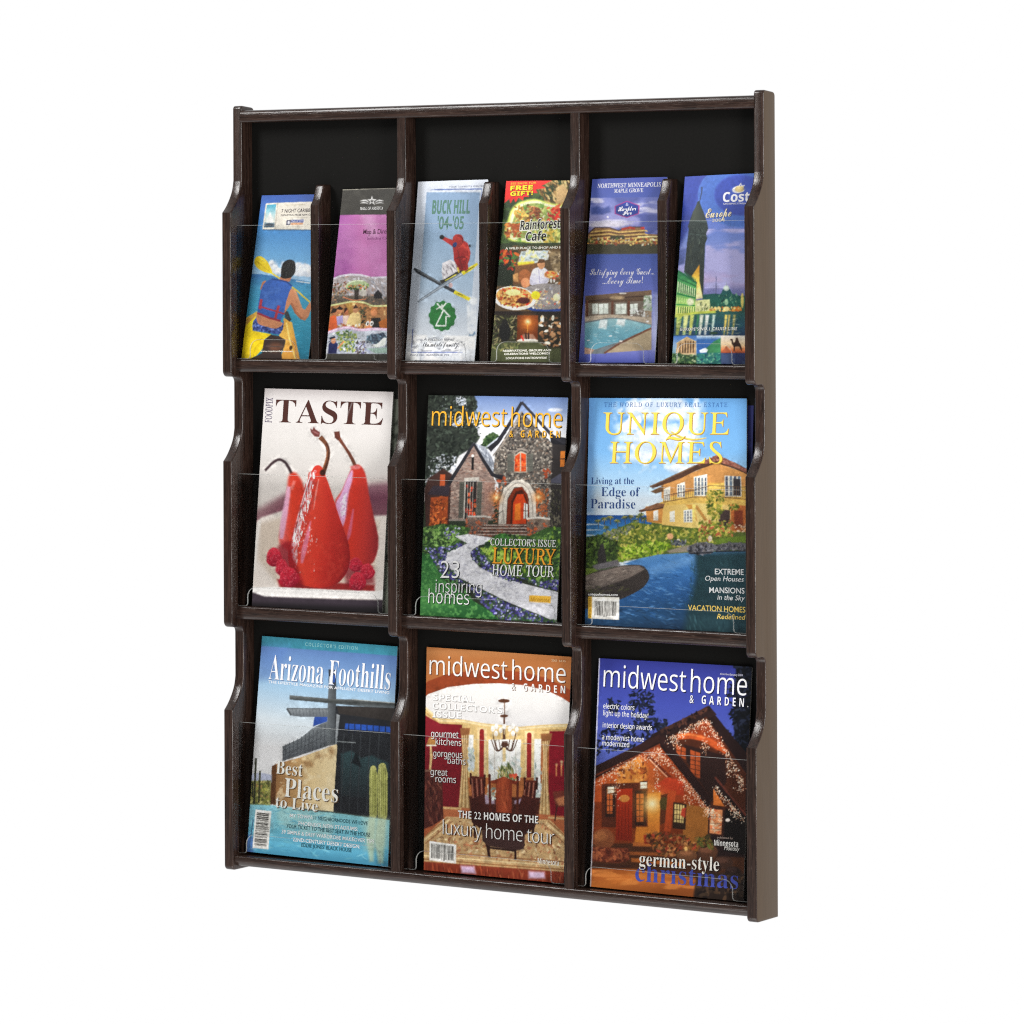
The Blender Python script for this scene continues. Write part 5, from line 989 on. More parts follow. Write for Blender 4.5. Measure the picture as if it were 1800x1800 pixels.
    # terrace
    a.poly([(1020, 920), (1092, 930), (1090, 1050), (1010, 1040)], (70, 56, 54), 4); a.poly([(1095, 890), (1225, 900), (1220, 1080), (1100, 1070)], (196, 110, 56), 5); a.poly([(1120, 930), (1180, 930), (1180, 1050), (1120, 1050)], (130, 60, 40), 8); a.dabs([(1120, 1030), (1215, 1020), (1215, 1080), (1110, 1085)], 26, [(226, 170, 120), (150, 80, 50), (240, 210, 180)], (12, 26), 2)
    # planting
    YG = [(132, 140, 50), (170, 166, 70), (96, 112, 40), (196, 186, 90), (72, 92, 38)]
    a.poly([(220, 1100), (440, 1010), (740, 1060), (860, 1050), (1000, 1090), (1000, 1170), (700, 1180), (640, 1230), (330, 1290), (200, 1200)], (100, 118, 50), 6); a.dabs([(220, 1100), (440, 1015), (740, 1060), (860, 1050), (1000, 1090), (1000, 1160), (700, 1180), (640, 1225), (330, 1280), (210, 1190)], 620, YG, (14, 36), 2)
    a.dabs([(330, 1200), (600, 1130), (690, 1170), (620, 1225), (340, 1280)], 170, [(130, 164, 40), (160, 190, 56), (84, 120, 36), (190, 206, 90)], (16, 40), 2.2)
    a.dabs([(230, 1090), (420, 1030), (460, 1050), (330, 1130), (240, 1140)], 60, [(110, 116, 96), (140, 140, 120), (84, 96, 76)], (14, 30), 2); a.dabs([(930, 800), (1040, 790), (1060, 890), (1010, 1000), (960, 1000), (940, 900)], 150, YG + [(206, 176, 70), (226, 196, 90)], (14, 40), 2.4)
    a.dabs([(880, 1010), (1110, 1000), (1110, 1140), (880, 1150)], 190, YG + [(206, 130, 80), (176, 90, 60)], (14, 36), 2); a.dabs([(1080, 890), (1160, 890), (1140, 930), (1090, 930)], 26, YG, (14, 34), 2.5)
    a.poly([(990, 1130), (1220, 1100), (1220, 1150), (1000, 1165)], (110, 136, 50), 5); a.ell(955, 1125, 14, 22, (236, 214, 190), 0, 4); a.ell(685, 1110, 22, 22, (226, 170, 120), 0, 5); a.ell(740, 1135, 10, 8, (230, 220, 200), 0, 2)
    a.dabs([(680, 1140), (790, 1140), (780, 1175), (690, 1170)], 26, [(60, 66, 80), (110, 116, 124), (150, 150, 150)], (14, 34), 2); a.poly([(660, 1210), (800, 1170), (860, 1170), (820, 1215), (680, 1225)], (150, 140, 124), 6)
    # pool
    pool = [(370, 1300), (480, 1262), (600, 1236), (800, 1222), (1240, 1206), (1230, 1840), (90, 1760), (100, 1480), (440, 1500), (540, 1400), (500, 1320)]
    a.grad(pool, [(0, (92, 146, 204)), (.2, (66, 124, 192)), (.45, (48, 96, 156)), (.75, (34, 66, 100)), (1, (30, 48, 70))], (560, 1240), (620, 1790), 3)
    a.poly([(850, 1225), (1240, 1206), (1230, 1840), (760, 1810), (800, 1600), (850, 1400)], (38, 64, 72), 34); a.dabs([(420, 1280), (860, 1240), (830, 1500), (700, 1700), (380, 1650)], 300, [(96, 156, 216), (50, 100, 164), (120, 170, 220), (40, 84, 140)], (16, 50), 6, rot=12, al=.5); a.dabs([(830, 1260), (1220, 1240), (1215, 1780), (760, 1740)], 170, [(44, 76, 80), (28, 50, 60), (60, 96, 104)], (16, 50), 5, rot=80, al=.5)
    a.dabs([(120, 1600), (760, 1600), (760, 1760), (110, 1720)], 140, [(44, 80, 120), (26, 44, 66), (60, 96, 130)], (16, 50), 5, rot=15, al=.5); a.poly([(500, 1330), (850, 1240), (840, 1300), (560, 1380)], (120, 170, 224), 24, al=.5)
    for q in ([(800, 1190), (850, 1160), (930, 1150), (990, 1172), (975, 1215), (900, 1235), (820, 1225)], [(985, 1175), (1100, 1152), (1230, 1165), (1225, 1205), (1080, 1200), (990, 1210)]):
        a.poly(q, (104, 104, 112), 3, sm=True); a.dabs(q, 90, [(140, 140, 150), (76, 76, 86), (120, 116, 116), (60, 60, 66)], (12, 30), 2); a.line([(q[-1][0], q[-1][1] + 4), (q[-3][0], q[-3][1] + 4)], 8, (40, 42, 50), 3)
    # left bank
    a.poly([(95, 1120), (220, 1100), (330, 1150), (330, 1320), (200, 1350), (95, 1420)], (58, 76, 38), 6); a.dabs([(95, 1120), (220, 1100), (330, 1150), (330, 1300), (200, 1340), (95, 1380)], 240, [(70, 96, 40), (44, 60, 34), (100, 126, 54), (36, 46, 30)], (14, 34), 2)
    a.poly([(196, 1300), (200, 1220), (215, 1165), (235, 1160), (248, 1220), (262, 1310)], (52, 50, 50), 4); a.poly([(160, 1310), (330, 1270), (350, 1310), (180, 1345)], (104, 100, 104), 6)
    led = [(90, 1372), (240, 1340), (350, 1312), (470, 1306), (520, 1330), (542, 1390), (510, 1450), (440, 1500), (300, 1560), (90, 1600)]
    a.poly(led, (60, 54, 52), 3, sm=True); a.grad([(90, 1385), (240, 1345), (350, 1316), (470, 1310), (515, 1335), (400, 1400), (250, 1450), (90, 1490)], [(0, (130, 116, 108)), (1, (96, 86, 80))], (300, 1320), (300, 1480), 6); a.dabs([(100, 1400), (470, 1315), (500, 1340), (250, 1450), (100, 1480)], 110, [(150, 138, 128), (90, 82, 78), (120, 108, 100)], (14, 44), 4, rot=-18, al=.6); a.poly([(90, 1330), (170, 1330), (200, 1345), (90, 1390)], (100, 120, 50), 6)
    a.dabs([(100, 1460), (400, 1440), (430, 1490), (110, 1580)], 70, [(70, 70, 50), (44, 42, 40), (90, 90, 60)], (14, 40), 3, rot=-15, al=.6)
    # address panel and bar code
    a.poly([(133, 1524), (340, 1530), (337, 1684), (131, 1674)], (236, 232, 222)); a.poly([(133, 1524), (158, 1525), (156, 1675), (131, 1674)], (226, 178, 60))
    a.bars([(165, 1540), (330, 1545), (328, 1678), (163, 1670)], 1, 4); a.text('SPECIAL REPORT', 'sb', (151, 1668), (153, 1532), 14, (150, 110, 30), up=(-1, 0))
    a.text('uniquehomes.com', 'sb', (134, 1516), (330, 1520), 17, (240, 240, 240))
    a.text('THE WORLD OF LUXURY REAL ESTATE', 'u', (243, 216), (1084, 217), 30, (62, 108, 170), off=.006, sp=1.35)
    ye, sh = (244, 220, 92), (176, 128, 50)
    a.text('UNIQUE', 'u', (232, 406), (1090, 406), 152, ye, off=-.004, sh=sh, shd=(4, 4), sho=.003); a.text('HOMES', 'u', (278, 604), (1044, 606), 148, ye, off=-.004, sh=sh, shd=(4, 4), sho=.003)
    a.line([(700, 390), (760, 425), (850, 445), (940, 432)], [8, 12, 9, 3], sh, 1, sm=True); a.line([(697, 386), (757, 421), (847, 441), (937, 429)], [8, 12, 9, 3], ye, 1, sm=True)
    nv = (52, 78, 132)
    a.text('Living at the', 'b', (154, 750), (444, 750), 46, nv, off=-.008); a.text('Edge of', 'b', (222, 833), (484, 834), 62, nv, off=-.008); a.text('Paradise', 'b', (150, 917), (452, 919), 64, nv, off=-.008)
    wh = (236, 238, 240)
    a.text('EXTREME', 's', (984, 1370), (1178, 1374), 38, wh, off=.008); a.text('Open Houses', 'k', (918, 1414), (1178, 1421), 34, wh); a.text('MANSIONS', 's', (944, 1497), (1181, 1503), 38, wh, off=.008); a.text('in the Sky', 'k', (998, 1544), (1182, 1551), 34, wh)
    a.text('VACATION HOMES', 's', (800, 1618), (1184, 1633), 38, (240, 208, 110), off=.008); a.text('Redefined', 'k', (994, 1676), (1184, 1683), 34, (240, 208, 110))
    return a
def art_desert():
    a = Art([(460.8, 1117.9), (698.7, 1136.5), (434.1, 1494.7), (681.9, 1521.3)], ZD, 24)
    a.grad(None, [(0, (84, 118, 176)), (.15, (110, 146, 196)), (.32, (156, 192, 220)), (.55, (206, 218, 226)), (.75, (228, 228, 230)), (1, (228, 228, 230))], (740, 190), (620, 1130))
    a.poly([(280, 120), (1240, 190), (1240, 275), (280, 204)], (62, 140, 162), 5); a.poly([(290, 204), (480, 210), (400, 420), (270, 420)], (84, 118, 180), 40, al=.5)
    # building
    a.poly([(745, 355), (797, 360), (796, 470), (748, 470)], (52, 56, 62), 2); a.poly([(764, 390), (792, 392), (790, 440), (766, 438)], (50, 84, 160), 2); a.poly([(752, 400), (768, 402), (766, 470), (750, 470)], (220, 226, 234), 2); a.line([(772, 360), (772, 300)], 14, (60, 66, 74), 2)
    a.grad([(746, 455), (798, 460), (795, 840), (734, 850)], [(0, (104, 110, 114)), (1, (66, 70, 74))], (740, 600), (800, 600), 1)
    a.poly([(655, 655), (740, 650), (738, 690), (645, 722)], (48, 78, 160), 2); a.grad([(470, 605), (742, 608), (740, 660), (560, 660), (495, 650)], [(0, (132, 138, 142)), (1, (104, 110, 116))], (600, 605), (600, 660), 1)
    for x in range(510, 740, 22): a.line([(x, 610), (x + 8, 656)], 3, (92, 98, 104))
    a.line([(472, 606), (742, 608)], 7, (90, 94, 98)); a.line([(472, 606), (500, 650)], 12, (74, 78, 82))
    a.grad([(443, 852), (560, 800), (640, 735), (700, 705), (740, 690), (742, 850), (443, 950)], [(0, (110, 116, 120)), (1, (84, 88, 94))], (560, 780), (600, 930), 1)
    for x in range(465, 742, 26): a.line([(x, 850 - max(0, (x - 443)) * .5), (x - 4, 955 - (x - 443) * .36)], 4, (70, 74, 80))
    for k in range(3): a.line([(446, 880 + k * 26), (600, 812 + k * 34), (740, 730 + k * 46)], 3, (74, 78, 84))
    a.poly([(795, 590), (1220, 600), (1180, 1350), (775, 1300)], (40, 42, 46), 2); a.poly([(800, 590), (1190, 605), (1180, 690), (815, 640)], (56, 52, 50), 4)
    a.poly([(858, 702), (1170, 726), (1168, 762), (854, 738)], (44, 84, 176), 2)
    for x in range(880, 1170, 40): a.line([(x, 702), (x, 765)], 6, (34, 40, 60))
    a.poly([(800, 640), (822, 650), (800, 850), (790, 850)], (140, 146, 150), 2); a.grad([(830, 900), (900, 880), (960, 930), (1030, 910), (1140, 960), (1135, 1200), (825, 1180)], [(0, (54, 78, 82)), (1, (40, 46, 50))], (960, 880), (960, 1180), 10)
    for x in (850, 905, 960, 1020, 1080): a.line([(x, 770), (x - 24, 1290)], 5, (58, 62, 66))
    a.poly([(900, 960), (930, 880), (965, 990)], (30, 34, 38), 6); a.line([(800, 820), (925, 828)], 6, (130, 136, 138), 1)
    a.grad([(487, 520), (780, 545), (910, 548), (1220, 575), (1220, 606), (1000, 596), (790, 576), (490, 548)], [(0, (104, 108, 108)), (.5, (66, 70, 70)), (1, (104, 112, 116))], (800, 540), (798, 590), 1); a.line([(900, 548), (1000, 556), (1190, 572)], 5, (170, 174, 170), 1)
    a.grad([(400, 968), (560, 925), (800, 838), (805, 850), (778, 1285), (520, 1255), (380, 1240)], [(0, (150, 106, 66)), (.35, (190, 150, 100)), (.6, (226, 200, 150)), (1, (232, 212, 168))], (390, 1060), (800, 1060), 1)
    a.tex([(400, 968), (800, 840), (790, 920), (640, 1010), (400, 1130)], (150, 110, 70), 60, .42, .7, 7, soft=20, al=.7); a.tex([(390, 980), (800, 845), (778, 1280), (390, 1235)], (240, 222, 182), 40, .55, .7, 3, al=.6); a.poly([(372, 982), (402, 966), (396, 1236), (355, 1236)], (96, 62, 38), 2)
    # desert, cacti
    a.poly([(220, 1035), (300, 1025), (372, 1040), (370, 1090), (215, 1090)], (176, 182, 204), 6); a.poly([(210, 1080), (365, 1078), (360, 1245), (200, 1240)], (130, 130, 70), 6); a.dabs([(215, 1080), (362, 1080), (355, 1240), (205, 1240)], 150, [(150, 150, 70), (100, 110, 56), (180, 176, 110), (84, 84, 50), (140, 116, 70)], (12, 34), 2)
    a.line([(266, 930), (252, 1235)], 13, (54, 56, 42), 1); a.line([(293, 1012), (284, 1225)], 12, (66, 66, 46), 1); a.line([(244, 1090), (240, 1180), (256, 1200)], 10, (50, 52, 42), 1); a.line([(294, 1150), (330, 1190)], 8, (90, 90, 54), 2)
    # pool
    a.grad([(190, 1238), (370, 1242), (520, 1260), (780, 1290), (1200, 1340), (1180, 1700), (180, 1620)], [(0, (136, 198, 206)), (.35, (116, 188, 206)), (.7, (92, 170, 200)), (1, (72, 152, 190))], (640, 1260), (600, 1640), 2)
    a.poly([(400, 1260), (780, 1295), (770, 1480), (560, 1440), (420, 1380)], (170, 212, 210), 30, al=.7); a.poly([(200, 1240), (400, 1250), (380, 1400), (210, 1360)], (130, 190, 206), 20); a.poly([(180, 1400), (260, 1470), (240, 1580), (170, 1580)], (74, 110, 170), 20); a.dabs([(200, 1250), (1150, 1350), (1150, 1640), (190, 1550)], 200, [(120, 196, 210), (70, 150, 184), (150, 206, 214), (84, 164, 190)], (20, 70), 6, rot=6, al=.4); a.line([(520, 1262), (800, 1290), (1160, 1338)], 8, (70, 84, 80), 2)
    for cx, q0, q1, w_ in ((1040, 985, 1300, 54), (1100, 968, 1310, 66)):
        a.line([(cx, q0 + 6), (cx + 2, q0 + 60), (cx, q1), (cx - 6, q1 + 20)], [w_ * .6, w_, w_ * .95, w_ * .8], (168, 170, 96), 2); a.ell(cx, q0 + 18, w_ * .38, 26, (178, 178, 106), 0, 2); a.line([(cx - w_ * .22, q0 + 20), (cx - w_ * .22, q1)], w_ * .3, (190, 190, 118), 6)
        for k in (-.3, -.1, .1, .3): a.line([(cx + k * w_, q0 + 24), (cx + k * w_, q1)], 4, (130, 134, 66) if k < .2 else (110, 112, 60), 2)
        a.line([(cx - 6, q1 + 20), (cx - 20, q1 + 160), (cx - 14, q1 + 320)], [w_ * .8, w_, w_ * .5], (190, 206, 170), 12, al=.75)
    a.poly([(975, 1320), (1140, 1330), (1130, 1520), (985, 1540)], (196, 214, 190), 34, al=.5)
    a.bars([(262, 1270), (368, 1282), (346, 1540), (240, 1530)], 1, 9, along=1); a.line([(246, 1335), (218, 1530)], 7, (60, 96, 130), 1)
    a.text("COLLECTOR'S EDITION", 's', (590, 206), (934, 233), 22, (150, 204, 206), sp=1.4)
    a.text('Arizona Foothills', 'b', (348, 416), (1147, 487), 156, (244, 244, 246), off=-.009, sh=(90, 110, 150), shd=(4, 5), sho=0)
    a.text('THE LIFESTYLE MAGAZINE FOR AFFLUENT DESERT LIVING', 'sb', (346, 441), (1144, 514), 17, (238, 240, 244))
    for t_, p0, p1, cp in (('Best', (398, 1030), (574, 1050), 86), ('Places', (452, 1183), (806, 1222), 124), ('to Live', (394, 1254), (674, 1284), 74)): a.text(t_, 'b', p0, p1, cp, (246, 246, 240), off=-.007, sh=(96, 70, 44), shd=(5, 6), sho=0)
    wh, dk = (238, 242, 244), (40, 84, 96)
    a.text('MY TOWN:', 'sb', (490, 1322), (642, 1334), 24, wh); a.text('11 NEIGHBORHOODS WE LOVE', 's', (648, 1336), (1002, 1374), 24, dk)
    a.text("PHOENIX'S NEW STADIUMS:", 'sb', (548, 1374), (938, 1412), 25, wh); a.text('YOUR TICKET TO THE BEST SEAT IN THE HOUSE', 's', (466, 1392), (1018, 1452), 26, dk)
    a.text('39 SIMPLE & EASY WARDROBE MAKEOVER TIPS', 'sb', (436, 1430), (1046, 1496), 25, wh); a.text('22ND-CENTURY DESERT DESIGN:', 'sb', (510, 1482), (952, 1530), 25, wh); a.text("EDDIE JONES' BLACK HOUSE", 's', (566, 1520), (897, 1556), 25, dk)
    return a
def art_dining():
    a = Art([(750.1, 1137.3), (1004.5, 1154.7), (745, 1527), (990.5, 1550)], ZE, 25)
    a.grad(None, [(0, (180, 112, 62)), (.1, (200, 132, 78)), (.25, (186, 116, 64)), (1, (170, 100, 56))], (660, 140), (660, 480))
    arc_ = [(150, 500), (200, 458), (330, 412), (500, 390), (660, 385), (820, 396), (980, 432), (1080, 480), (1170, 540)]
    a.poly([(150, 410), (200, 370), (330, 322), (500, 300), (660, 295), (820, 308), (980, 348), (1080, 396), (1170, 450), (1170, 560), (150, 560)], (150, 66, 36), 3)
    a.grad(arc_ + [(1170, 720), (150, 720)], [(0, (240, 238, 234)), (1, (224, 222, 222))], (660, 390), (660, 690), 2)
    a.poly([(150, 520), (270, 620), (430, 628), (560, 652), (800, 676), (960, 662), (1120, 655), (1120, 720), (950, 726), (930, 1010), (460, 1010), (430, 700), (150, 640)], (222, 190, 126), 4); a.line([(180, 548), (275, 636), (430, 640), (560, 664), (800, 690), (950, 676), (1110, 668)], 12, (240, 220, 170), 3)
    a.line([(180, 580), (275, 660), (430, 662)], 8, (190, 150, 90), 2); a.line([(950, 700), (1110, 694)], 8, (190, 150, 90), 2)
    a.poly([(160, 590), (275, 655), (425, 664), (415, 1215), (290, 1210), (160, 1190)], (124, 28, 38), 3); a.poly([(1000, 705), (1140, 702), (1120, 1280), (990, 1270)], (132, 24, 38), 3); a.grad([(160, 600), (300, 670), (300, 1000), (160, 1000)], [(0, (150, 40, 52)), (1, (120, 28, 38))], (200, 620), (240, 980), 12, al=.6)
    # windows, pillars, curtains
    for x0, x1, q0, q1 in ((600, 815, 760, 1030), (468, 502, 730, 960), (898, 946, 756, 1160)): a.poly([(x0, q0), (x1, q0), (x1 - 8, q1), (x0, q1)], (234, 234, 230), 4); a.dabs([(x0, q0 + (q1 - q0) * .4), (x1, q0 + (q1 - q0) * .4), (x1, q1), (x0, q1)], 40, [(206, 214, 206), (170, 186, 180), (236, 238, 236), (190, 200, 206)], (16, 46), 2.4, rot=70)
    for x in (640, 690, 740, 780): a.line([(x, 770), (x, 1000)], 5, (206, 200, 190), 1)
    for x0, q0 in ((556, 706), (868, 728)): a.poly([(x0 - 30, q0 - 26), (x0 + 34, q0 - 22), (x0 + 30, 1010), (x0 - 28, 1010)], (226, 202, 150), 3); a.line([(x0, q0), (x0 - 2, 1010)], 30, (150, 40, 40), 2); a.ell(x0, q0 + 2, 15, 17, (150, 40, 40), 0, 2)
    for pts, sgn in (([(415, 690), (472, 690), (468, 790), (446, 860), (462, 1000), (480, 1225), (400, 1222), (418, 1000), (430, 860)], 1), ([(946, 728), (1012, 724), (992, 830), (972, 880), (990, 1050), (1008, 1285), (930, 1278), (952, 1050), (962, 880)], 1)):
        a.poly(pts, (196, 160, 106), 3)
        x0 = pts[0][0]; 
        for k in range(6): f = (k + .5) / 6; a.line([(pts[0][0] + f * (pts[1][0] - pts[0][0]), pts[0][1]), (pts[4][0] - 30 + f * 26, 870), (pts[6][0] + f * (pts[5][0] - pts[6][0]), 1215 if x0 < 600 else 1275)], 5, [(226, 196, 146), (160, 120, 74)][k % 2], 2, sm=True)
        a.poly([(pts[0][0] - 4, pts[0][1] - 6), (pts[1][0] + 6, pts[1][1] - 6), (pts[1][0], pts[1][1] + 40), (pts[0][0] + 4, pts[0][1] + 44)], (150, 96, 58), 5)
    # floor and rug
    a.grad([(150, 1195), (300, 1195), (1140, 1262), (1140, 1720), (150, 1660)], [(0, (180, 104, 66)), (.5, (150, 72, 42)), (1, (120, 52, 34))], (640, 1230), (620, 1680), 4); a.line([(285, 1205), (420, 1212)], 14, (214, 176, 120), 3); a.line([(990, 1268), (1120, 1278)], 12, (200, 160, 110), 3)
    a.poly([(320, 1262), (1000, 1282), (1180, 1450), (1180, 1620), (140, 1545), (140, 1420)], (196, 160, 112), 4); a.dabs([(330, 1280), (980, 1300), (1110, 1450), (1110, 1590), (180, 1520), (180, 1450)], 420, [(214, 182, 134), (170, 130, 90), (226, 200, 156), (150, 96, 64), (186, 120, 84)], (12, 34), 2)
    for k, c in ((0, (150, 104, 64)), (22, (226, 200, 150)), (50, (160, 112, 74))): a.line([(140, 1530 - k), (640, 1568 - k), (1180, 1606 - k)], 9, c, 2); a.line([(330 + k * .6, 1272 + k * .4), (130 + k, 1425 + k * .2)], 8, c, 2); a.line([(990 - k * .6, 1290 + k * .4), (1190 - k, 1460 + k * .2)], 8, c, 2)
    a.poly([(140, 1552), (640, 1590), (1180, 1626), (1180, 1720), (140, 1660)], (132, 52, 34), 4); a.dabs([(150, 1560), (1140, 1632), (1140, 1700), (150, 1640)], 90, [(160, 72, 44), (110, 42, 30), (176, 92, 60)], (24, 70), 8, rot=85); a.poly([(415, 1575), (505, 1580), (515, 1625), (420, 1620)], (206, 176, 206), 12); a.poly([(862, 1610), (965, 1615), (970, 1655), (862, 1655)], (206, 180, 206), 12)
    # lamp and cabinet
    a.poly([(165, 970), (230, 955), (292, 972), (300, 1275), (230, 1320), (165, 1345)], (78, 38, 34), 4); a.dabs([(170, 980), (290, 980), (290, 1270), (170, 1330)], 70, [(104, 52, 44), (54, 28, 28), (120, 70, 56)], (16, 50), 4, rot=88); a.line([(165, 965), (292, 968)], 14, (120, 84, 70), 3); a.line([(215, 800), (220, 870), (212, 960)], [10, 18, 14], (226, 190, 130), 2); a.poly([(186, 800), (206, 745), (238, 745), (254, 798)], (186, 130, 70), 3); a.line([(186, 800), (254, 800)], 9, (240, 232, 214), 2)
    a.poly([(1020, 1100), (1130, 1090), (1120, 1200), (1040, 1200)], (110, 50, 40), 8); a.poly([(1035, 1150), (1120, 1120), (1120, 1190), (1060, 1190)], (190, 120, 80), 10); a.line([(1050, 1190), (1034, 1290)], 8, (60, 34, 30), 2)
    for x in (1045, 1078): a.line([(x, 930), (x, 1000)], 9, (220, 140, 90), 2); a.glow(x, 922, 16, (255, 220, 150)); a.glow(1078, 905, 16, (255, 230, 170))
    # chandelier
    a.ell(702, 503, 38, 13, (92, 56, 38), 0, 2); a.line([(704, 510), (706, 600)], 6, (120, 84, 60), 1); a.ell(702, 604, 28, 10, (100, 62, 44), 0, 2); a.line([(704, 610), (702, 760)], [10, 20], (92, 60, 44), 2); a.poly([(690, 770), (725, 770), (732, 800), (705, 815), (682, 800)], (84, 54, 42), 2)
    for sg in (-1, 1):
        for ex, ey in ((86, 760), (62, 765), (36, 760), (76, 720)): a.line([(704, 800), (704 + sg * ex * .6, 835 - (ex < 50) * 10), (704 + sg * ex, ey)], 6, (84, 56, 44), 1, sm=True)
    for cx, cy in ((628, 690), (652, 676), (680, 700), (740, 690), (760, 672), (786, 694), (650, 720), (762, 720), (704, 676)): a.ell(cx, cy, 13, 19, (244, 242, 236), 0, 3); a.line([(cx, cy + 22), (cx, cy + 50)], 7, (206, 186, 150), 1)
    a.line([(704, 815), (704, 905)], 20, (226, 200, 146), 4)
    # flowers, chairs, table
    a.dabs([(660, 960), (720, 915), (780, 970), (785, 1030), (655, 1030)], 110, [(90, 104, 56), (140, 140, 80), (60, 72, 40), (190, 170, 110)], (14, 44), 4, rot=80); a.dabs([(740, 980), (785, 985), (780, 1025), (745, 1025)], 12, [(214, 110, 60), (220, 80, 60)], (14, 22), 1.3)
    a.poly([(470, 1130), (940, 1140), (930, 1250), (480, 1240)], (70, 34, 28), 6); a.poly([(545, 1160), (580, 1120), (640, 1140), (640, 1180), (560, 1185)], (170, 150, 170), 7); a.poly([(770, 1160), (830, 1140), (870, 1165), (850, 1185), (770, 1180)], (170, 150, 176), 7); a.dabs([(600, 1060), (660, 1080), (640, 1160), (600, 1150)], 24, [(196, 206, 196), (130, 140, 130)], (14, 34), 2)
    def chair(q, col, n):
        a.poly(q, col, 2); q = [np.array(p, float) for p in q]
        for k in range(n): f = (k + .5) / n; a.line([q[0] * (1 - f) + q[1] * f + (0, 14), q[3] * (1 - f) + q[2] * f], 6, (170, 110, 90) if k % 2 == 0 else (50, 22, 20), 1)
        for p in (0, 1): a.line([q[p] + (0, -8), q[p] + (0, 60)], 12, (60, 26, 22), 1); a.ell(q[p][0], q[p][1] - 10, 8, 10, (70, 30, 24), 0, 1)
    chair([(482, 998), (575, 1008), (578, 1110), (492, 1150)], (92, 40, 32), 6); chair([(838, 1026), (918, 1028), (908, 1150), (828, 1120)], (92, 40, 32), 6)
    a.poly([(488, 1150), (575, 1110), (580, 1180), (640, 1200), (630, 1250), (490, 1250)], (66, 30, 26), 3); a.poly([(825, 1120), (908, 1150), (910, 1260), (800, 1250), (800, 1190)], (66, 30, 26), 3)
    a.line([(606, 1000), (612, 1250)], 16, (84, 36, 28), 1); a.line([(792, 1012), (790, 1260)], 16, (84, 36, 28), 1); a.ell(606, 998, 10, 12, (80, 34, 26)); a.ell(792, 1010, 10, 12, (80, 34, 26))
    a.grad([(618, 1030), (655, 1020), (700, 1002), (748, 1022), (788, 1036), (785, 1056), (755, 1050), (752, 1240), (650, 1236), (650, 1050), (618, 1046)], [(0, (130, 52, 32)), (.5, (164, 72, 42)), (1, (120, 46, 30))], (650, 1100), (755, 1100), 2); a.dabs([(655, 1050), (748, 1055), (748, 1220), (655, 1220)], 50, [(180, 86, 52), (130, 54, 34)], (20, 60), 6, rot=88, al=.6)
    a.poly([(480, 1230), (650, 1236), (752, 1240), (930, 1260), (905, 1330), (840, 1380), (560, 1350), (490, 1300)], (56, 28, 24), 4)
    for x0, q0, x1, q1 in ((500, 1240, 512, 1400), (612, 1240, 600, 1500), (790, 1260, 800, 1420), (905, 1250, 890, 1370), (570, 1360, 606, 1520), (775, 1400, 776, 1536), (820, 1380, 832, 1450)): a.line([(x0, q0), (x1, q1)], 15, (52, 28, 26), 2)
    a.poly([(555, 1350), (840, 1372), (832, 1468), (780, 1480), (600, 1450), (560, 1420)], (66, 44, 42), 4); a.line([(600, 1460), (780, 1482)], 12, (50, 30, 28), 2)
    a.bars([(207, 1418), (386, 1442), (383, 1562), (206, 1540)], 1, 6)
    # lettering
    wh, sh = (242, 242, 240), (70, 36, 22)
    a.text('midwest', 'm', (207, 325), (722, 359), 130, wh, off=-.006, sh=(96, 52, 30), shd=(5, 6), sho=0); a.text('home', 'm', (755, 360), (1104, 382), 130, wh, off=-.006, sh=(96, 52, 30), shd=(5, 6), sho=0); a.text('& GARDEN', 'mb', (750, 430), (1101, 452), 50, wh, off=-.008, sh=(120, 90, 76), shd=(4, 4), sp=1.75)
    for t_, p0, p1 in (('SPECIAL', (231, 500), (505, 515)), ("COLLECTOR'S", (228, 556), (692, 588)), ('ISSUE', (228, 613), (420, 622))): a.text(t_, 'mb', (p0[0] + 2, p0[1] + 3), (p1[0] + 2, p1[1] + 3), 43, (164, 160, 158), off=.016); a.text(t_, 'mb', p0, p1, 42, (246, 246, 244), off=-.004)
    for t_, p0, p1 in (('gourmet', (219, 742), (401, 750)), ('kitchens', (250, 794), (420, 804)), ('gorgeous', (234, 872), (427, 882)), ('baths', (330, 918), (449, 926)), ('great', (216, 992), (329, 1000)), ('rooms', (250, 1038), (386, 1046))): a.text(t_, 'm', p0, p1, 43, wh, off=-.004, sh=(60, 24, 26), shd=(4, 4), sho=0)
    a.text('THE 22 HOMES OF THE', 'mb', (399, 1270), (926, 1306), 48, wh, off=-.004, sh=(50, 26, 22), shd=(4, 4)); a.text('luxury home tour', 'm', (297, 1374), (1032, 1442), 92, wh, sp=.9, sho=0, off=-.016, sh=(60, 34, 26), shd=(5, 5))
    a.text('Minnesota', 'mb', (924, 1560), (1062, 1576), 34, (240, 236, 226), off=-.01); a.text('2003  $4.95', 'sb', (1014, 236), (1106, 242), 14, (226, 190, 150))
    return a
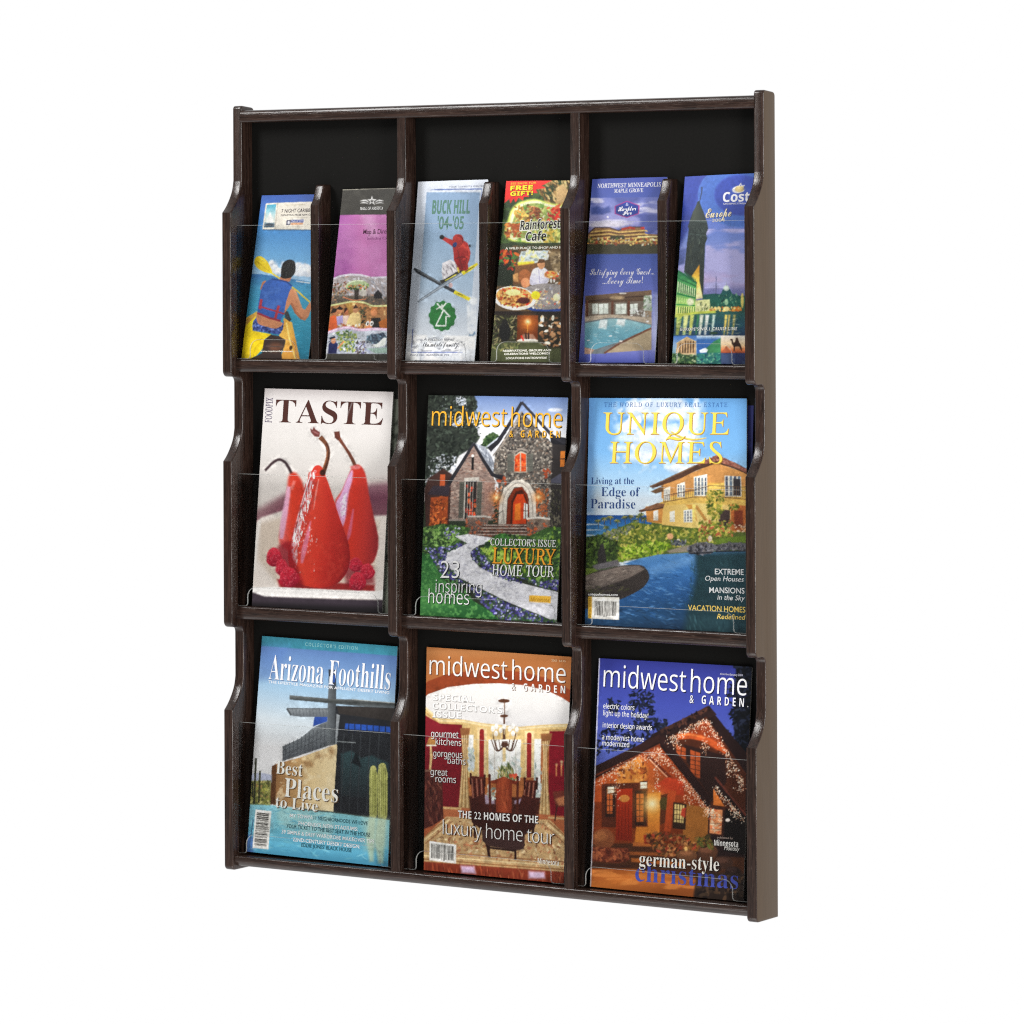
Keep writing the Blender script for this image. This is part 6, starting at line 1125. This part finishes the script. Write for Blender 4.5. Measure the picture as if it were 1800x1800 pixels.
def art_lights():
    a = Art([(1052.9, 1157), (1321.5, 1172), (1037, 1556.2), (1306, 1585)], ZF, 26)
    a.grad(None, [(0, (50, 56, 140)), (.5, (64, 76, 166)), (1, (80, 94, 176))], (640, 130), (600, 700))
    D = [(26, 30, 46), (18, 22, 30), (36, 42, 60)]
    for q, n in (([(240, 370), (262, 380), (280, 420), (310, 380), (300, 460), (240, 450)], 40), ([(380, 330), (430, 320), (520, 340), (520, 440), (560, 560), (400, 560), (370, 420)], 170), ([(170, 600), (240, 540), (420, 520), (600, 520), (600, 620), (400, 660), (170, 720)], 210), ([(560, 500), (600, 500), (600, 560), (550, 560)], 30)):
        a.dabs(q, n, D, (12, 36), 2.4)
    rt = [(1000, 150), (1140, 150), (1110, 800), (1000, 700), (950, 560), (990, 450), (950, 330), (1010, 250)]
    a.poly([(1020, 150), (1140, 150), (1110, 800), (1020, 700), (1000, 500)], (20, 22, 28), 6); a.dabs(rt, 260, D + [(14, 16, 20)], (14, 44), 2.4)
    # dark house body
    a.poly([(100, 870), (170, 800), (380, 690), (560, 560), (855, 425), (960, 560), (1130, 760), (1110, 1640), (90, 1560)], (38, 26, 26), 3)
    a.poly([(500, 590), (580, 560), (855, 418), (900, 470), (600, 610)], (44, 30, 30), 3); a.line([(560, 575), (700, 505), (855, 425)], 22, (66, 42, 36), 3); a.dabs([(570, 560), (850, 420), (860, 445), (590, 590)], 60, [(84, 52, 42), (30, 22, 24)], (12, 26), 2)
    # upper gable
    a.poly([(600, 610), (838, 482), (1080, 830), (1075, 1080), (880, 1040)], (74, 38, 26), 3); a.poly([(640, 640), (838, 500), (960, 680), (900, 690), (780, 610), (680, 620)], (150, 60, 30), 8)
    a.line([(660, 605), (740, 600), (830, 622), (900, 660), (960, 700)], [34, 36, 34, 36, 30], (196, 84, 40), 5, sm=True); a.line([(670, 598), (740, 592), (830, 612)], 10, (226, 120, 60), 4, sm=True)
    a.poly([(700, 650), (950, 720), (960, 880), (880, 1000), (720, 760)], (44, 28, 26), 6)
    for x0, x1, q0, q1 in ((655, 712, 655, 745), (740, 800, 684, 860)): a.poly([(x0, q0), (x1, q0 + 20), (x1, q1), (x0, q1 - 30)], (170, 76, 38), 3); a.line([((x0 + x1) / 2, q0 + 8), ((x0 + x1) / 2, q1 - 14)], 5, (70, 34, 24)); [a.line([(x0, q), (x1, q + 14)], 4, (80, 40, 28)) for q in range(q0 + 30, q1 - 20, 28)]
    # porch gable
    a.poly([(120, 900), (170, 852), (550, 655), (700, 840), (860, 1060), (860, 1300), (120, 1260)], (150, 62, 28), 4); a.grad([(160, 870), (550, 680), (720, 900), (700, 1000), (150, 1000)], [(0, (196, 84, 38)), (.5, (214, 110, 50)), (1, (150, 60, 30))], (200, 900), (640, 860), 8)
    a.poly([(300, 800), (430, 720), (480, 800), (470, 890), (290, 900)], (226, 140, 60), 14); a.dabs([(300, 810), (470, 760), (480, 870), (300, 880)], 40, [(170, 84, 40), (236, 160, 80), (120, 56, 30)], (14, 40), 2)
    a.line([(480, 720), (560, 800), (640, 880)], 26, (110, 44, 26), 5); a.poly([(520, 900), (600, 850), (700, 870), (700, 960), (560, 950)], (190, 62, 34), 8); a.line([(490, 740), (600, 850)], 8, (240, 170, 130), 3)
    a.line([(120, 850), (170, 805), (400, 690), (560, 608)], [60, 50, 44, 40], (48, 30, 28), 3); a.line([(560, 605), (700, 790), (860, 1005)], [40, 42, 44], (44, 27, 26), 3); a.line([(150, 845), (400, 728), (556, 650)], 10, (120, 56, 36), 3)
    # front wall, door, windows
    a.poly([(140, 1000), (700, 1000), (700, 1270), (140, 1250)], (120, 50, 24), 6)
    a.poly([(200, 890), (480, 880), (480, 1160), (200, 1150)], (86, 40, 26), 4)
    a.poly([(480, 950), (560, 940), (550, 1250), (400, 1250), (410, 1150), (480, 1150)], (206, 120, 44), 5)
    a.grad([(292, 920), (388, 918), (384, 1235), (286, 1230)], [(0, (176, 50, 24)), (1, (120, 34, 20))], (340, 930), (330, 1220), 2); a.ell(338, 978, 32, 22, (206, 130, 60), 0, 3); [a.line([(x, 1010), (x - 3, 1220)], 3, (96, 28, 18)) for x in (306, 325, 345, 365)]
    for x0, x1, q0, q1 in ((222, 282, 900, 1090), (402, 470, 930, 1140)): a.poly([(x0, q0), (x1, q0), (x1, q1), (x0, q1)], (54, 32, 26), 2); a.poly([(x0 + 10, q0 + 20), (x1 - 14, q0 + 20), (x1 - 16, q1 - 20), (x0 + 10, q1 - 20)], (196, 96, 46), 3); [a.line([(x0 + 6, q), (x1 - 12, q)], 4, (70, 38, 28)) for q in range(q0 + 50, q1 - 20, 36)]; a.line([((x0 + x1) / 2 - 4, q0 + 16), ((x0 + x1) / 2 - 4, q1 - 16)], 4, (70, 38, 28))
    a.glow(506, 1010, 150, (250, 190, 80), .9); a.glow(506, 1010, 70, (255, 244, 200))
    a.poly([(560, 960), (600, 950), (600, 1120), (555, 1140)], (90, 46, 28), 4); a.ell(580, 1010, 26, 40, (80, 66, 34), 0, 5); a.line([(630, 930), (614, 1060), (600, 1180)], [50, 44, 40], (176, 70, 34), 4)
    a.poly([(700, 1010), (860, 1040), (850, 1310), (690, 1290)], (150, 92, 40), 5); a.poly([(636, 1000), (718, 1015), (710, 1170), (632, 1160)], (50, 34, 26), 2); a.poly([(645, 1012), (704, 1022), (698, 1130), (640, 1122)], (236, 206, 130), 3); [a.line([(x, 1010), (x - 4, 1130)], 4, (60, 40, 28)) for x in (660, 676, 692)]; [a.line([(640, q), (704, q + 8)], 4, (60, 40, 28)) for q in (1045, 1075, 1104)]
    a.poly([(690, 1040), (714, 1035), (708, 1100), (680, 1080)], (180, 60, 40), 5)
    a.poly([(880, 920), (950, 1030), (880, 1020)], (214, 116, 50), 3); a.poly([(850, 1025), (948, 1035), (940, 1212), (846, 1200)], (60, 34, 28), 2); a.poly([(862, 1045), (936, 1050), (928, 1200), (856, 1190)], (220, 140, 90), 3); a.dabs([(866, 1050), (930, 1055), (924, 1190), (860, 1180)], 40, [(240, 200, 160), (196, 96, 60), (250, 230, 200)], (12, 34), 2.4); [a.line([(860, q), (932, q + 4)], 3, (110, 60, 40)) for q in (1090, 1130, 1165)]
    a.poly([(880, 840), (1075, 1080), (1075, 1130), (890, 910)], (40, 26, 26), 4); a.line([(890, 850), (1080, 1085)], 12, (100, 50, 40), 3); a.poly([(955, 1040), (1110, 1110), (1110, 1330), (940, 1300)], (24, 20, 20), 6); a.ell(968, 1112, 14, 10, (250, 236, 226), 0, 3)
    for x, q in ((256, 925), (456, 898)): a.glow(x, q, 44, (250, 170, 90), .7); a.poly([(x - 20, q - 18), (x + 20, q - 20), (x + 20, q + 18), (x - 20, q + 22)], (250, 240, 214), 3); a.line([(x, q - 60), (x, q - 20)], 3, (40, 30, 28)); a.line([(x - 22, q), (x + 22, q - 1)], 3, (150, 100, 60)); a.line([(x - 24, q - 20), (x + 24, q - 22)], 6, (60, 36, 28))
    # strings of lights under the eaves
    L = [(250, 226, 200), (240, 190, 150), (255, 244, 226), (236, 160, 120)]
    def strand(p0, p1, n, drop, w_=10):
        rg = a.rng
        for _ in range(n):
            f = rg.rand(); d = abs(rg.normal(0, drop)); x = p0[0] + f * (p1[0] - p0[0]) + rg.normal(0, w_); q = p0[1] + f * (p1[1] - p0[1]) + d + rg.normal(0, 5)
            r_ = rg.uniform(1.3, 3.1); a.ell(x, q, r_, r_ * 1.3, L[rg.randint(4)], 0, .8, al=.95)
    strand((170, 862), (310, 780), 90, 26); strand((310, 775), (560, 668), 190, 30); strand((300, 790), (290, 960), 60, 30, 14); strand((540, 672), (700, 860), 170, 26); strand((540, 690), (530, 900), 70, 30, 12); strand((700, 860), (860, 1040), 160, 26); strand((720, 880), (735, 1000), 50, 20, 14)
    strand((600, 612), (838, 492), 190, 24); strand((838, 492), (960, 690), 130, 20); strand((832, 520), (828, 690), 70, 16, 12); strand((650, 590), (655, 660), 50, 16, 16); strand((960, 690), (1060, 880), 130, 26); strand((970, 740), (975, 840), 40, 14, 10); strand((1050, 860), (1045, 930), 40, 14, 12); strand((890, 905), (1070, 1100), 150, 16, 8); strand((1000, 1030), (1010, 1100), 40, 10, 12); strand((845, 1030), (840, 1070), 40, 12, 12)
    # foreground
    a.poly([(100, 1250), (500, 1250), (800, 1330), (1110, 1340), (1110, 1660), (90, 1580)], (70, 40, 26), 8); a.line([(390, 1255), (560, 1262)], 22, (176, 96, 44), 5); a.line([(360, 1310), (640, 1320)], 20, (140, 74, 36), 5); a.line([(380, 1350), (700, 1380)], 24, (170, 92, 40), 6)
    a.ell(212, 1225, 66, 66, (126, 70, 42), 0, 8); a.ell(190, 1205, 40, 30, (160, 96, 56), 0, 14); a.poly([(120, 1270), (360, 1280), (370, 1350), (300, 1370), (120, 1355)], (112, 50, 34), 6); a.dabs([(130, 1275), (360, 1285), (350, 1360), (130, 1345)], 80, [(140, 70, 44), (84, 38, 28), (166, 90, 56)], (16, 46), 2.4); a.line([(120, 1375), (380, 1390)], 14, (60, 34, 26), 4)
    a.poly([(455, 1200), (520, 1195), (520, 1250), (460, 1255)], (150, 50, 30), 4); a.dabs([(470, 1190), (680, 1190), (780, 1260), (770, 1340), (560, 1320), (480, 1250)], 230, [(150, 90, 50), (110, 56, 36), (180, 120, 70), (84, 60, 34), (160, 60, 40), (70, 40, 26)], (14, 34), 2)
    for cx, cy, rx, ry, c in ((845, 1305, 62, 50, (90, 56, 40)), (720, 1325, 60, 34, (110, 70, 46)), (940, 1370, 60, 40, (64, 42, 34)), (880, 1400, 50, 30, (50, 34, 30)), (1000, 1430, 50, 36, (40, 28, 26))): a.ell(cx, cy, rx, ry, c, 0, 8); a.ell(cx - 10, cy - 14, rx * .6, ry * .4, tuple(min(255, v * 1.4) for v in c), 0, 10)
    a.dabs([(770, 1220), (860, 1200), (880, 1290), (780, 1270)], 70, [(90, 96, 44), (120, 90, 44), (60, 50, 30)], (14, 34), 2); a.ell(712, 1285, 10, 12, (250, 210, 140), 0, 4); a.glow(712, 1280, 30, (250, 180, 90), .7)
    a.grad([(100, 1400), (400, 1405), (790, 1465), (760, 1620), (90, 1560)], [(0, (150, 76, 32)), (.4, (186, 104, 44)), (1, (140, 74, 34))], (300, 1400), (340, 1590), 5); a.tex([(110, 1410), (400, 1410), (780, 1470), (750, 1600), (100, 1550)], (206, 126, 60), 50, .45, .62, 5, st=(2.5, .5), al=.7); a.poly([(780, 1430), (1110, 1440), (1110, 1660), (750, 1620)], (44, 34, 30), 10); a.dabs([(800, 1440), (1080, 1450), (1080, 1600), (780, 1590)], 70, [(64, 50, 40), (30, 24, 24), (84, 62, 46)], (16, 46), 2)
    # pale spine fold
    a.line([(186, 128), (165, 700), (131, 1515)], 6, (206, 206, 214), 1)
    wh, sh = (244, 244, 246), (20, 22, 60)
    a.text('midwest', 'm', (210, 300), (710, 333), 134, wh, off=-.006, sh=sh, shd=(5, 6), sho=0); a.text('home', 'm', (740, 334), (1082, 356), 134, wh, off=-.006, sh=sh, shd=(5, 6), sho=0); a.text('& GARDEN.', 'mb', (735, 400), (1092, 426), 52, wh, off=-.008, sh=sh, shd=(3, 3), sp=1.75); a.text('december/january 2004', 'sb', (920, 228), (1058, 238), 13, (190, 190, 210))
    for t_, p0, p1 in (('electric colors', (210, 432), (399, 444)), ('light up the holiday!', (210, 474), (484, 492)), ('interior design awards', (207, 547), (506, 565)), ('a modernist home', (203, 620), (457, 636)), ('modernized', (203, 657), (368, 668))): a.text(t_, 'm', p0, p1, 31, wh, off=0)
    a.text('christmas', 'b', (404, 1478), (1030, 1532), 116, (66, 76, 158), off=-.006); a.text('german-style', 'b', (428, 1384), (914, 1422), 84, (244, 240, 232), off=-.008, sh=(30, 20, 20), shd=(4, 4))
    a.text('published by', 's', (905, 1222), (1000, 1228), 12, (170, 150, 140)); a.text('Minnesota', 'mb', (885, 1266), (1031, 1276), 36, (240, 238, 234), off=-.012); a.text('Monthly', 'k', (946, 1294), (1040, 1300), 26, (226, 222, 216))
    return a
def art_plain(top, low, seed):
    """a cover of which only a strip along its edge shows"""
    a = Art([(0, 0), (200, 0), (0, 260), (200, 260)], (0, 0, 1), seed)
    a.grad(None, [(0, top), (.55, low), (1, low)], (100, 0), (100, 260)); a.tex([(0, 40), (200, 40), (200, 200), (0, 200)], tuple(v * .55 for v in top), 16, .5, .6, seed)
    a.dabs([(150, 20), (200, 20), (200, 120), (150, 120)], 60, [tuple(v * .5 for v in top), tuple(v * 1.2 for v in top)], (4, 14), 3, rot=70)
    return a

# ------------------------------------------------------------------ brochures and magazines standing in the pockets
YBOT, YTOP = 0.0180, 0.0430
def corners(q):
    return [(q[0][0], YTOP, q[0][1]), (q[1][0], YTOP, q[1][1]), (q[2][0], YBOT, q[2][1]), (q[3][0], YBOT, q[3][1])]
def bow(side, along, ph=0.5):
    return lambda u, v: side * np.sin(np.pi * u) + along * np.sin(np.pi * np.clip(v, 0, 1)) * (0.6 + 0.4 * u)
BRO = [
 (art_kayak, [(.0308, .8436), (.1339, .8438), (.0165, .6394), (.1196, .6394)], 'slim blue travel brochure with a kayaker in a blue life vest', bow(.0012, .0006)),
 (art_mall, [(.1552, .8494), (.2587, .8506), (.1456, .6394), (.2495, .6394)], 'slim pink brochure with a black top band and white star emblem', bow(.0008, .0004)),
 (art_ski, [(.2681, .8574), (.3701, .8587), (.2648, .6396), (.3657, .6396)], 'pale blue ski brochure with a jumper in a red jacket on crossed skis', bow(.001, -.0006)),
 (art_jungle, [(.3964, .8565), (.4981, .8557), (.3889, .6395), (.4891, .6395)], 'dark green restaurant brochure with a red free gift burst and plates of food', bow(.0008, .0005)),
 (art_hotel, [(.5182, .8570), (.6215, .8581), (.5133, .6394), (.6179, .6404)], 'violet blue hotel brochure with a lit building above an indoor pool', bow(.001, -.0004)),
 (art_cruise, [(.6455, .8580), (.7485, .8608), (.6413, .6400), (.7455, .6400)], 'blue cruise brochure with a dark bell tower over a green lit waterfront', bow(.0016, .001)),
]
MAG = [
 (art_pears, [(.0343, .6013), (.2299, .5998), (.0311, .3300), (.2288, .3298)], 'white food magazine with three red poached pears on its cover', bow(.0006, .0008)),
 (art_stonehouse, [(.2820, .5967), (.4830, .5967), (.2851, .3299), (.4810, .3299)], 'home magazine with a stone house and curving garden path on its cover', bow(.0008, .0006)),
 (art_villa, [(.5126, .5967), (.7272, .5995), (.5207, .3299), (.7400, .3299)], 'sky blue magazine with an orange villa above a blue pool on its cover', bow(.0006, .0006)),
 (art_desert, [(.0285, .2902), (.2346, .2872), (.0220, .0220), (.2363, .0200)], 'teal magazine with a modern desert house and pale green cacti on its cover', bow(.0008, .0012)),
 (art_dining, [(.2779, .2888), (.4862, .2874), (.2892, .0206), (.4894, .0206)], 'orange home magazine with a dining room and chandelier on its cover', bow(.0006, .0008)),
 (art_lights, [(.5247, .2878), (.7325, .2886), (.5263, .0202), (.7336, .0196)], 'dark blue home magazine with a house strung with holiday lights on its cover', bow(.0008, .0006)),
]
PICS = {r[0]: r[0]().finish() for r in BRO + MAG}
prepare([('H', st, 0.0, 1.0) for st in FACES] + [(x[0], x[1], x[6], x[9]) for a in PICS.values() for x in a.texts])
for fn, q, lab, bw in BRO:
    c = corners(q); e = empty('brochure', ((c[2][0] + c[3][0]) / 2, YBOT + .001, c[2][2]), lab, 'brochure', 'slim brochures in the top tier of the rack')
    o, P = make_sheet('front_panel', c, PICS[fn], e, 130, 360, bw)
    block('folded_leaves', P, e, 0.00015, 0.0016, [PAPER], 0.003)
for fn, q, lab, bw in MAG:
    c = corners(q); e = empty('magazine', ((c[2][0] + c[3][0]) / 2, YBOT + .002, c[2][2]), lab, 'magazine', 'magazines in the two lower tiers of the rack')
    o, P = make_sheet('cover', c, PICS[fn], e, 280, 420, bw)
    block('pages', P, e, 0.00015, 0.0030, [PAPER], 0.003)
# two more magazines of which a strip shows behind the front ones
def spare(q, dy, art, lab):
    c = [(x, y + dy, z) for x, y, z in corners(q)]
    e = empty('magazine', ((c[2][0] + c[3][0]) / 2, YBOT + dy, c[2][2]), lab, 'magazine', 'magazines in the two lower tiers of the rack')
    o, P = make_sheet('cover', c, art, e, 60, 80); block('pages', P, e, 0.00015, 0.0008, [PAPER], 0.003)
spare([(.5260, .5965), (.7345, .5978), (.5320, .3299), (.7400, .3299)], .0036, art_plain((46, 50, 104), (30, 33, 52), 31), 'dark blue magazine standing behind the villa magazine, only a narrow strip showing')
spare([(.0430, .5978), (.2385, .5973), (.0400, .3299), (.2385, .3299)], .0036, art_plain((86, 90, 80), (98, 102, 92), 32), 'grey green magazine standing behind the pear magazine, only a narrow strip showing')
